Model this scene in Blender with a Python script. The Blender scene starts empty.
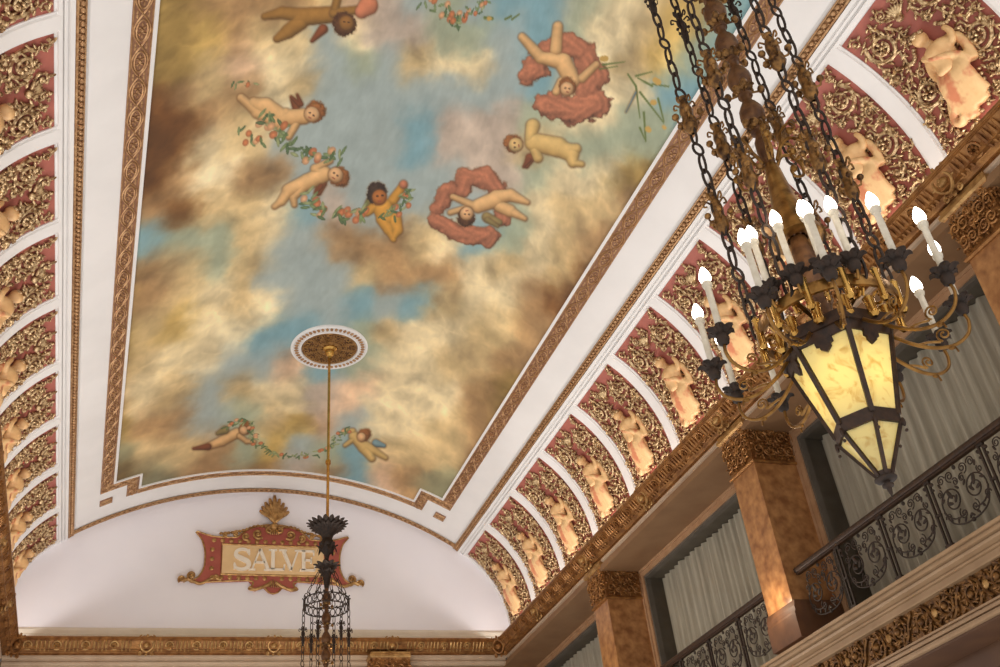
import bpy, math, random
import numpy as np
from mathutils import Matrix, Vector
SC = bpy.context.scene
COL = SC.collection
PI = math.pi
Z0 = 1.6            # camera height above the lobby floor; every z below is measured from the camera
XC = 3.64           # centre line of the hall
RV, ZV = 8.8, 3.6   # vault arc radius and centre
YE = 24.45          # end wall
rnd = random.Random(5)

# ------------------------------------------------------------------ materials
def lin(c):
    return tuple(((x/255)/12.92 if x/255 <= .04045 else ((x/255+.055)/1.055)**2.4) for x in c)
def nd(t, typ, **kw):
    n = t.nodes.new(typ)
    for k, v in kw.items(): setattr(n, k, v)
    return n
def mat(name, c, c2=None, rough=.5, metal=0., scale=8., bump=0., bscale=40., stretch=None, detail=4., lo=.35, hi=.65):
    m = bpy.data.materials.new(name); m.use_nodes = True
    t = m.node_tree; b = t.nodes['Principled BSDF']
    b.inputs['Roughness'].default_value = rough; b.inputs['Metallic'].default_value = metal
    b.inputs['Base Color'].default_value = (*lin(c), 1)
    tc = nd(t, 'ShaderNodeTexCoord'); mp = nd(t, 'ShaderNodeMapping')
    t.links.new(tc.outputs['Object'], mp.inputs['Vector'])
    if stretch: mp.inputs['Scale'].default_value = stretch
    if c2:
        n = nd(t, 'ShaderNodeTexNoise'); n.inputs['Scale'].default_value = scale; n.inputs['Detail'].default_value = detail
        t.links.new(mp.outputs[0], n.inputs['Vector'])
        r = nd(t, 'ShaderNodeValToRGB')
        r.color_ramp.elements[0].position = lo; r.color_ramp.elements[1].position = hi
        r.color_ramp.elements[0].color = (*lin(c), 1); r.color_ramp.elements[1].color = (*lin(c2), 1)
        t.links.new(n.outputs['Fac'], r.inputs[0]); t.links.new(r.outputs[0], b.inputs['Base Color'])
    if bump:
        n2 = nd(t, 'ShaderNodeTexNoise'); n2.inputs['Scale'].default_value = bscale; n2.inputs['Detail'].default_value = 3
        t.links.new(mp.outputs[0], n2.inputs['Vector'])
        bp = nd(t, 'ShaderNodeBump'); bp.inputs['Strength'].default_value = bump; bp.inputs['Distance'].default_value = .02
        t.links.new(n2.outputs['Fac'], bp.inputs['Height']); t.links.new(bp.outputs[0], b.inputs['Normal'])
    return m
M = {}
M['white'] = mat('white_plaster', (229, 226, 223), (235, 232, 229), .6, scale=1.2)
M['lunette'] = mat('pale_lilac_plaster', (240, 237, 243), (244, 241, 246), .6, scale=.8)
M['cream'] = mat('cream_moulding', (240, 231, 214), (234, 224, 206), .5, scale=3)
M['cream2'] = mat('buff_moulding', (200, 176, 150), (188, 162, 136), .5, scale=3)
M['red'] = mat('red_ground', (180, 104, 88), (160, 90, 78), .6, scale=3)
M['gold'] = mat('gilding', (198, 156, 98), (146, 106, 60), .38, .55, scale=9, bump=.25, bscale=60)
M['gold_pale'] = mat('pale_gilding', (224, 196, 150), (122, 84, 50), .32, .5, scale=16, lo=.4, hi=.62, bump=.25, bscale=60)
M['gold_cornice'] = mat('cornice_gilding', (168, 118, 66), (124, 80, 42), .36, .55, scale=7, bump=.3, bscale=50)
M['gold_dark'] = mat('antique_gilding', (140, 98, 50), (80, 50, 24), .4, .5, scale=14, bump=.3, bscale=60)
M['border'] = mat('border_gilding', (192, 152, 108), (158, 116, 78), .4, .45, scale=12, bump=.2, bscale=70)
M['border_ground'] = mat('border_ground', (150, 108, 80), (134, 94, 68), .5, .2, scale=8)
M['peach'] = mat('peach_body', (228, 188, 134), (208, 160, 106), .5, scale=5)
M['drape'] = mat('coral_drapery', (204, 128, 90), (228, 188, 134), .5, scale=5, lo=.36, hi=.52)
M['marble'] = mat('amber_marble', (182, 130, 80), (128, 80, 44), .3, scale=7, detail=8, lo=.3, hi=.7)
M['plinth'] = mat('brown_marble', (106, 68, 40), (88, 55, 32), .6, scale=5, detail=6)
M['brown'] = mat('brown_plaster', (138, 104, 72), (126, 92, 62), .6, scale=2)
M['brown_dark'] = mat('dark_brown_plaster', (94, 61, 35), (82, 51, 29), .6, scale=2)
M['balcony'] = mat('balcony_moulding', (166, 135, 102), (154, 123, 91), .5, scale=3)
M['frame'] = mat('tan_window_frame', (176, 138, 104), (164, 124, 90), .45, scale=4)
M['reveal'] = mat('grey_reveal', (98, 90, 80), (88, 80, 70), .6, scale=4)
M['bronze'] = mat('dark_bronze', (66, 42, 24), (42, 26, 15), .45, .2, scale=20, bump=.15)
M['iron'] = mat('dark_iron', (56, 37, 23), (36, 24, 15), .68, .08, scale=25)
M['brass'] = mat('aged_brass', (170, 126, 66), (104, 70, 32), .3, .8, scale=12, bump=.1)
M['ornament'] = mat('dark_gilt_ornament', (160, 116, 62), (70, 45, 24), .36, .6, scale=22, bump=.15)
M['brass_bright'] = mat('polished_brass', (214, 170, 92), (180, 132, 62), .22, .85, scale=6)
M['bronze_brown'] = mat('brown_bronze', (120, 80, 44), (82, 50, 26), .42, .35, scale=16, bump=.2)
M['curtain'] = mat('grey_curtain', (186, 177, 162), (166, 157, 143), .9, scale=6, stretch=(1, 4, .2))
M['candle'] = mat('candle_sleeve', (222, 212, 194), (206, 194, 172), .5, scale=20)
M['sign_red'] = mat('sign_red', (176, 92, 78), (164, 82, 70), .55, scale=4)
M['sign_panel'] = mat('sign_ochre', (238, 204, 154), (232, 196, 146), .55, scale=4)
M['letter'] = mat('letter_cream', (248, 238, 222), (244, 232, 214), .5, scale=6)
def emis(name, c, s):
    m = bpy.data.materials.new(name); m.use_nodes = True
    b = m.node_tree.nodes['Principled BSDF']
    b.inputs['Base Color'].default_value = (*lin(c), 1)
    b.inputs['Emission Color'].default_value = (*lin(c), 1); b.inputs['Emission Strength'].default_value = s
    return m
M['bulb'] = emis('lit_bulb', (255, 244, 226), 9)
def glass_mat():
    m = bpy.data.materials.new('window_glass'); m.use_nodes = True
    t = m.node_tree; t.nodes.clear()
    o = nd(t, 'ShaderNodeOutputMaterial'); mix = nd(t, 'ShaderNodeMixShader')
    tr = nd(t, 'ShaderNodeBsdfTransparent'); gl = nd(t, 'ShaderNodeBsdfGlossy'); gl.inputs['Roughness'].default_value = .03
    tr.inputs['Color'].default_value = (.93, .93, .9, 1)
    fr = nd(t, 'ShaderNodeLayerWeight'); fr.inputs['Blend'].default_value = .12
    t.links.new(fr.outputs['Fresnel'], mix.inputs[0]); t.links.new(tr.outputs[0], mix.inputs[1]); t.links.new(gl.outputs[0], mix.inputs[2])
    t.links.new(mix.outputs[0], o.inputs[0]); return m
M['glass'] = glass_mat()
def alabaster():
    m = bpy.data.materials.new('lit_alabaster_glass'); m.use_nodes = True
    t = m.node_tree; b = t.nodes['Principled BSDF']; b.inputs['Roughness'].default_value = .35
    tc = nd(t, 'ShaderNodeTexCoord'); n = nd(t, 'ShaderNodeTexNoise'); n.inputs['Scale'].default_value = 9; n.inputs['Detail'].default_value = 7
    n.inputs['Distortion'].default_value = 1.4
    t.links.new(tc.outputs['Object'], n.inputs['Vector'])
    r = nd(t, 'ShaderNodeValToRGB'); r.color_ramp.elements[0].position = .33; r.color_ramp.elements[1].position = .5
    r.color_ramp.elements[0].color = (*lin((214, 188, 120)), 1); r.color_ramp.elements[1].color = (*lin((236, 226, 176)), 1)
    t.links.new(n.outputs['Fac'], r.inputs[0]); t.links.new(r.outputs[0], b.inputs['Base Color'])
    tl = nd(t, 'ShaderNodeBsdfTranslucent'); t.links.new(r.outputs[0], tl.inputs['Color'])
    em = nd(t, 'ShaderNodeEmission'); em.inputs['Strength'].default_value = .07
    t.links.new(r.outputs[0], em.inputs['Color'])
    mix = nd(t, 'ShaderNodeMixShader'); mix.inputs[0].default_value = .6
    ad = nd(t, 'ShaderNodeAddShader'); o = t.nodes['Material Output']
    t.links.new(b.outputs[0], mix.inputs[1]); t.links.new(tl.outputs[0], mix.inputs[2])
    t.links.new(mix.outputs[0], ad.inputs[0]); t.links.new(em.outputs[0], ad.inputs[1]); t.links.new(ad.outputs[0], o.inputs[0])
    return m
M['alabaster'] = alabaster()

# ------------------------------------------------------------------ mesh builder
class MB:
    def __init__(s): s.v = []; s.f = []; s.n = 0
    def add(s, v, f):
        v = np.asarray(v, float).reshape(-1, 3)
        s.v.append(v); s.f += [tuple(i+s.n for i in q) for q in f]; s.n += len(v); return s
    def grid(s, P, cu=False, cv=False):
        P = np.asarray(P, float); m, n = P.shape[:2]; f = []
        for i in range(m if cu else m-1):
            for j in range(n if cv else n-1):
                f.append((i*n+j, i*n+(j+1) % n, ((i+1) % m)*n+(j+1) % n, ((i+1) % m)*n+j))
        return s.add(P.reshape(-1, 3), f)
    def box(s, a, b):
        x0, y0, z0 = a; x1, y1, z1 = b
        return s.add([(x0,y0,z0),(x1,y0,z0),(x1,y1,z0),(x0,y1,z0),(x0,y0,z1),(x1,y0,z1),(x1,y1,z1),(x0,y1,z1)],
                     [(0,3,2,1),(4,5,6,7),(0,1,5,4),(1,2,6,5),(2,3,7,6),(3,0,4,7)])
    def sweep(s, path, r, k=6, flat=1., closed=False, up=None):
        p = np.asarray(path, float); n = len(p)
        r = np.broadcast_to(np.asarray(r, float), (n,))
        if closed: T = np.roll(p, -1, 0)-np.roll(p, 1, 0)
        else: T = np.gradient(p, axis=0)
        T /= np.linalg.norm(T, axis=1)[:, None]+1e-12
        if up is None:
            up = np.array([0, 0, 1.]) if abs(T[0][2]) < .9 else np.array([1., 0, 0])
        u = np.asarray(up, float); A = np.empty((n, 3))
        for i in range(n):
            u = u-T[i]*(u@T[i]); l = np.linalg.norm(u)
            if l < 1e-6: u = np.array([.3, .7, .2]); u = u-T[i]*(u@T[i]); l = np.linalg.norm(u)
            u = u/l; A[i] = u
        B = np.cross(T, A)
        th = np.arange(k)*2*PI/k
        P = p[:, None]+r[:, None, None]*(np.cos(th)[None, :, None]*A[:, None]*flat+np.sin(th)[None, :, None]*B[:, None])
        base = s.n
        s.grid(P, closed, True)
        if not closed:
            s.f.append(tuple(base+i for i in range(k))[::-1]); s.f.append(tuple(base+(n-1)*k+i for i in range(k)))
        return s
    def lathe(s, prof, n=16, c=(0, 0, 0), ph=0., wob=0, wn=0):
        pr = np.asarray(prof, float); th = ph+np.arange(n)*2*PI/n
        R = pr[:, 0][:, None]*(1+wob*np.cos(wn*(th-ph)))[None]
        P = np.stack([c[0]+R*np.cos(th), c[1]+R*np.sin(th), np.broadcast_to((c[2]+pr[:, 1])[:, None], R.shape)], -1)
        return s.grid(P, False, True)
    def ell(s, c, r, rot=None, nu=8, nv=6):
        r = np.broadcast_to(np.asarray(r, float), (3,))
        v = np.linspace(0, PI, nv+1)[1:-1]; u = np.arange(nu)*2*PI/nu
        P = np.stack([np.sin(v)[:, None]*np.cos(u)[None], np.sin(v)[:, None]*np.sin(u)[None], np.broadcast_to(np.cos(v)[:, None], (nv-1, nu))], -1).reshape(-1, 3)
        P = np.vstack([P, [[0, 0, 1], [0, 0, -1]]])*r
        if rot is not None: P = P@np.asarray(rot).T
        f = [(i*nu+j, (i+1)*nu+j, (i+1)*nu+(j+1) % nu, i*nu+(j+1) % nu) for i in range(nv-2) for j in range(nu)]
        t, b = (nv-1)*nu, (nv-1)*nu+1
        f += [(t, j, (j+1) % nu) for j in range(nu)]+[(b, (nv-2)*nu+(j+1) % nu, (nv-2)*nu+j) for j in range(nu)]
        return s.add(P+np.asarray(c, float), f)
    def prism(s, prof, lo, hi, axis='Y', cap=True):
        # closed 2-D profile [(a, z)] run along an axis; lo and hi may be per-point arrays (mitres)
        n = len(prof); lo = np.broadcast_to(np.asarray(lo, float), (n,)); hi = np.broadcast_to(np.asarray(hi, float), (n,))
        if axis == 'Y': V = [(a, l, z) for (a, z), l in zip(prof, lo)]+[(a, h, z) for (a, z), h in zip(prof, hi)]
        elif axis == 'X': V = [(l, a, z) for (a, z), l in zip(prof, lo)]+[(h, a, z) for (a, z), h in zip(prof, hi)]
        else: V = [(a, z, l) for (a, z), l in zip(prof, lo)]+[(a, z, h) for (a, z), h in zip(prof, hi)]
        f = [(i, (i+1) % n, n+(i+1) % n, n+i) for i in range(n)]
        if cap: f += [tuple(range(n))[::-1], tuple(range(n, 2*n))]
        return s.add(V, f)
    def join(s, o, fn=None):
        for v in ([np.vstack(o.v)] if o.v else []):
            s.add(fn(v) if fn else v, o.f)
        return s
    def map(s, fn):
        if s.v: s.v = [fn(np.vstack(s.v))]
        return s
    def mesh(s, name, smooth=True, sharp=None):
        me = bpy.data.meshes.new(name)
        V = np.vstack(s.v)
        me.from_pydata(V.tolist(), [], s.f); me.update()
        if smooth:
            me.shade_smooth()
            if sharp: me.set_sharp_from_angle(angle=math.radians(sharp))
        return me
    def build(s, name, m, parent=None, smooth=True, sharp=40, org=None):
        me = s.mesh(name, smooth, sharp); me.materials.append(M[m] if isinstance(m, str) else m)
        return link(name, me, parent)
def link(name, me, parent=None):
    o = bpy.data.objects.new(name, me); COL.objects.link(o)
    if parent is not None: o.parent = parent
    else: o.location.z = Z0
    return o
def rotz(V, a):
    c, s_ = math.cos(a), math.sin(a); V = np.asarray(V, float)
    return np.stack([V[..., 0]*c-V[..., 1]*s_, V[..., 0]*s_+V[..., 1]*c, V[..., 2]], -1)
def rmat(x, y, z): return np.array([x, y, z], float).T
def empty(name, loc, label=None, cat=None, group=None):
    o = bpy.data.objects.new(name, None); COL.objects.link(o); o.empty_display_size = .2
    o.location = (loc[0], loc[1], loc[2]+Z0)
    if label: tag(o, label, cat, group)
    return o
def tag(o, label, cat, group=None):
    o['label'] = label; o['category'] = cat
    if group: o['group'] = group
    return o
def struct(o): o['kind'] = 'structure'; return o
def copy_tree(o, parent=None):
    c = o.copy(); COL.objects.link(c)
    if parent is not None: c.parent = parent
    for ch in [x for x in bpy.data.objects if x.parent == o]: copy_tree(ch, c)
    return c
def crv(pts, n):
    p = np.asarray(pts, float); m = len(p)
    q = np.vstack([2*p[0]-p[1], p, 2*p[-1]-p[-2]]); out = []
    for t in np.linspace(0, m-1-1e-9, n):
        i = int(t); u = t-i; a, b, c, d = q[i:i+4]
        out.append(.5*((2*b)+(-a+c)*u+(2*a-5*b+4*c-d)*u*u+(-a+3*b-3*c+d)*u**3))
    return np.array(out)
def spiral(c, r0, r1, a0, turns, n=26):
    t = np.linspace(0, 1, n); th = a0+turns*2*PI*t; r = r0*(r1/r0)**t
    return np.stack([c[0]+r*np.cos(th), c[1]+r*np.sin(th)], -1)
def with_h(p, h): return np.column_stack([p, np.broadcast_to(h, (len(p),))])

# ------------------------------------------------------------------ camera
RC = np.array([[0.94042457, -0.32230812, -0.10825484], [0.10032522, 0.56726968, -0.81739829], [0.32486379, 0.75784074, 0.56580997]])
cam = bpy.data.cameras.new('camera'); cam.sensor_width = 36; cam.lens = 36*1036.04/1000; cam.clip_start = .05
co = bpy.data.objects.new('camera', cam); COL.objects.link(co)
m4 = Matrix.Identity(4)
for i in range(3):
    m4[i][0] = RC[0, i]; m4[i][1] = -RC[1, i]; m4[i][2] = -RC[2, i]
m4[2][3] = Z0
co.matrix_world = m4; SC.camera = co

# ------------------------------------------------------------------ vault, cove
def vz(a): return ZV+np.sqrt(RV*RV-np.asarray(a, float)**2)
def vmap(P):
    """local (a, y, h) -> vault surface point, h measured downwards from the plaster"""
    P = np.asarray(P, float); a = P[..., 0]; th = a/RV   # a is treated as horizontal offset
    z = vz(a); n = np.stack([-a/RV, np.zeros_like(a), -(z-ZV)/RV], -1)
    return np.stack([XC+a, P[..., 1], z], -1)+n*P[..., 2:3]
cp = crv([(5.05, 10.80), (5.26, 10.62), (5.48, 10.38), (5.70, 10.06), (5.87, 9.72), (5.99, 9.33), (6.05, 8.95), (6.08, 8.50), (6.08, 8.0)], 161)
cs = np.r_[0, np.cumsum(np.linalg.norm(np.diff(cp, axis=0), axis=1))]
ct = np.gradient(cp, axis=0); ct /= np.linalg.norm(ct, axis=1)[:, None]
def cmap(side):
    def f(P):
        P = np.asarray(P, float); s = P[..., 0]
        a = np.interp(s, cs, cp[:, 0]); z = np.interp(s, cs, cp[:, 1])
        ta = np.interp(s, cs, ct[:, 0]); tz = np.interp(s, cs, ct[:, 1])
        ex = np.minimum(s, 0); a = a+ex*ct[0, 0]; z = z+ex*ct[0, 1]
        return np.stack([XC+side*(a+tz*P[..., 2]), P[..., 1], z-ta*P[..., 2]], -1)
    return f
SL = float(np.interp(8.48, -cp[::-1, 1]*-1, cs[::-1])) if False else float(cs[np.argmin(abs(cp[:, 1]-8.46))])
Y0 = -3.0
aa = np.linspace(-4.98, 4.98, 81)
b = MB(); b.grid(vmap(np.stack(np.meshgrid(aa, [Y0, YE], indexing='ij')+[np.zeros((81, 2))], -1)))
for sd in (-1, 1):
    ss = np.linspace(-.12, SL+.12, 60)
    b.grid(cmap(sd)(np.stack(np.meshgrid(ss, [Y0, YE], indexing='ij')+[np.zeros((60, 2))], -1)))
struct(b.build('ceiling', 'white', sharp=80))
MGRID=[9,9,7,7,7,7,5,11,10,1,3,1,0,0,10,4,5,6,9,9,9,6,7,5,5,1,4,10,10,3,3,1,0,3,4,4,6,9,9,9,9,5,11,4,4,1,3,1,5,4,4,1,0,1,12,5,6,3,8,8,7,5,7,4,5,1,1,1,1,1,1,1,0,4,12,4,0,0,8,8,8,7,5,4,1,1,1,1,0,10,10,10,3,4,4,3,3,0,8,8,8,4,5,1,1,1,1,1,0,10,10,10,5,3,3,3,3,3,8,8,7,12,7,7,1,1,1,1,1,1,10,10,3,4,4,9,9,7,7,8,5,5,4,0,10,1,1,1,1,1,3,4,5,5,7,0,0,3,3,5,4,1,7,7,7,5,4,0,3,4,5,7,7,9,7,5,3,5,1,1,1,5,7,7,7,4,5,4,5,8,9,7,5,4,5,4,1,1,0,1,0,5,4,4,7,8,9,5,6,4,12,0,0,1,3,5,4,4,5,5,7,7,9,5,4,4,1,1,11,0,3,4,4,5,5,7,7,7,4,5,1,5,4,4,10,11,4,4,4,7,9,9,7,7,1,3,5,6,11,1,4,4,5,7,9,2,5,5,7,3,6,1,3,0,5,5,5,7,13,2,7,7,7,7,10,7,0,11,7,2,7,2]
MXY=[-3.97,9.05,-3.61,9.1,-3.24,9.13,-2.85,9.14,-2.46,9.14,-2.05,9.12,-1.64,9.08,-1.22,9.03,-0.8,8.97,-0.38,8.88,0.03,8.78,0.45,8.67,0.86,8.54,1.27,8.4,1.67,8.25,2.05,8.08,2.43,7.91,2.8,7.73,3.15,7.54,-3.94,9.54,-3.57,9.6,-3.18,9.63,-2.79,9.65,-2.38,9.65,-1.96,9.64,-1.54,9.61,-1.11,9.55,-0.68,9.48,-0.24,9.39,0.19,9.29,0.61,9.17,1.03,9.03,1.45,8.88,1.85,8.72,2.24,8.54,2.63,8.35,3.0,8.16,3.35,7.96,-4.28,9.98,-3.91,10.06,-3.53,10.13,-3.13,10.17,-2.72,10.2,-2.29,10.2,-1.86,10.19,-1.43,10.16,-0.98,10.1,-0.54,10.03,-0.1,9.94,0.34,9.82,0.78,9.69,1.21,9.55,1.63,9.38,2.04,9.21,2.44,9.02,2.83,8.82,3.2,8.61,3.56,8.39,-4.26,10.52,-3.88,10.62,-3.48,10.69,-3.07,10.74,-2.64,10.78,-2.21,10.79,-1.76,10.78,-1.31,10.74,-0.85,10.69,-0.4,10.61,0.06,10.51,0.51,10.39,0.96,10.25,1.4,10.09,1.83,9.91,2.25,9.72,2.65,9.52,3.04,9.31,3.41,9.08,3.77,8.85,-4.24,11.1,-3.84,11.2,-3.43,11.29,-3.0,11.35,-2.56,11.39,-2.11,11.41,-1.65,11.4,-1.18,11.37,-0.71,11.31,-0.24,11.22,0.23,11.12,0.69,10.98,1.15,10.83,1.6,10.66,2.03,10.47,2.46,10.26,2.86,10.04,3.26,9.81,3.63,9.57,3.99,9.32,-4.21,11.71,-3.8,11.83,-3.38,11.93,-2.94,12.0,-2.48,12.05,-2.01,12.07,-1.53,12.07,-1.05,12.03,-0.57,11.97,-0.08,11.88,0.4,11.76,0.88,11.62,1.35,11.45,1.8,11.26,2.25,11.05,2.68,10.83,3.09,10.59,3.48,10.34,3.86,10.08,4.22,9.81,-4.19,12.36,-3.76,12.5,-3.32,12.61,-2.86,12.7,-2.39,12.76,-1.9,12.78,-1.41,12.78,-0.91,12.74,-0.41,12.67,0.09,12.57,0.59,12.44,1.08,12.28,1.55,12.1,2.02,11.9,2.47,11.67,2.9,11.42,3.32,11.16,3.72,10.89,4.1,10.6,-4.16,13.06,-3.72,13.22,-3.26,13.35,-2.78,13.44,-2.29,13.51,-1.79,13.54,-1.28,13.54,-0.76,13.49,-0.24,13.42,0.27,13.31,0.78,13.17,1.28,12.99,1.77,12.79,2.25,12.56,2.7,12.31,3.14,12.04,3.56,11.76,3.96,11.46,-4.13,13.81,-3.67,13.99,-3.2,14.13,-2.7,14.25,-2.19,14.32,-1.67,14.35,-1.13,14.35,-0.6,14.3,-0.06,14.22,0.47,14.1,0.99,13.94,1.51,13.74,2.0,13.52,2.49,13.27,2.95,12.99,3.39,12.7,3.81,12.38,4.21,12.06,-4.1,14.61,-3.62,14.82,-3.13,14.98,-2.61,15.11,-2.08,15.19,-1.53,15.23,-0.98,15.22,-0.43,15.17,0.13,15.08,0.68,14.94,1.22,14.76,1.74,14.54,2.25,14.29,2.74,14.01,3.21,13.7,3.65,13.38,4.07,13.03,-4.06,15.48,-3.57,15.71,-3.05,15.9,-2.51,16.04,-1.96,16.13,-1.39,16.17,-0.82,16.16,-0.24,16.1,0.33,15.99,0.9,15.83,1.45,15.63,1.99,15.38,2.51,15.1,3.0,14.79,3.47,14.45,3.92,14.09,-4.02,16.42,-3.51,16.68,-2.97,16.89,-2.41,17.05,-1.83,17.15,-1.23,17.19,-0.64,17.18,-0.04,17.1,0.55,16.97,1.13,16.79,1.7,16.56,2.25,16.28,2.78,15.96,3.28,15.61,3.75,15.23,4.2,14.83,-3.98,17.44,-3.44,17.73,-2.88,17.96,-2.29,18.14,-1.68,18.25,-1.07,18.3,-0.45,18.27,0.17,18.18,0.79,18.03,1.39,17.82,1.97,17.55,2.53,17.23,3.06,16.87,3.57,16.47,4.04,16.05,-3.94,18.55,-3.37,18.87,-2.78,19.14,-2.16,19.33,-1.53,19.45,-0.89,19.49,-0.24,19.46,0.41,19.35,1.04,19.16,1.66,18.91,2.25,18.6,2.82,18.24,3.36,17.82,3.87,17.38,-3.89,19.75,-3.3,20.12,-2.67,20.42,-2.03,20.63,-1.36,20.76,-0.69,20.8,-0.01,20.75,0.66,20.61,1.31,20.39,1.95,20.09,2.55,19.72,3.13,19.3,3.67,18.83,4.18,18.32,-3.84,21.08,-3.21,21.5,-2.56,21.83,-1.88,22.06,-1.18,22.19,-0.47,22.22,0.23,22.14,0.93,21.97,1.6,21.7,2.25,21.35,2.87,20.92,3.46,20.43,4.0,19.89,-3.78,22.54,-3.12,23.01,-2.43,23.38,-1.71,23.63,-0.98,23.76,-0.23,23.78,0.5,23.67,1.22,23.44,1.92,23.12,2.58,22.69,3.21,22.19,3.8,21.62,3.57,23.54,4.16,22.88]
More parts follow.
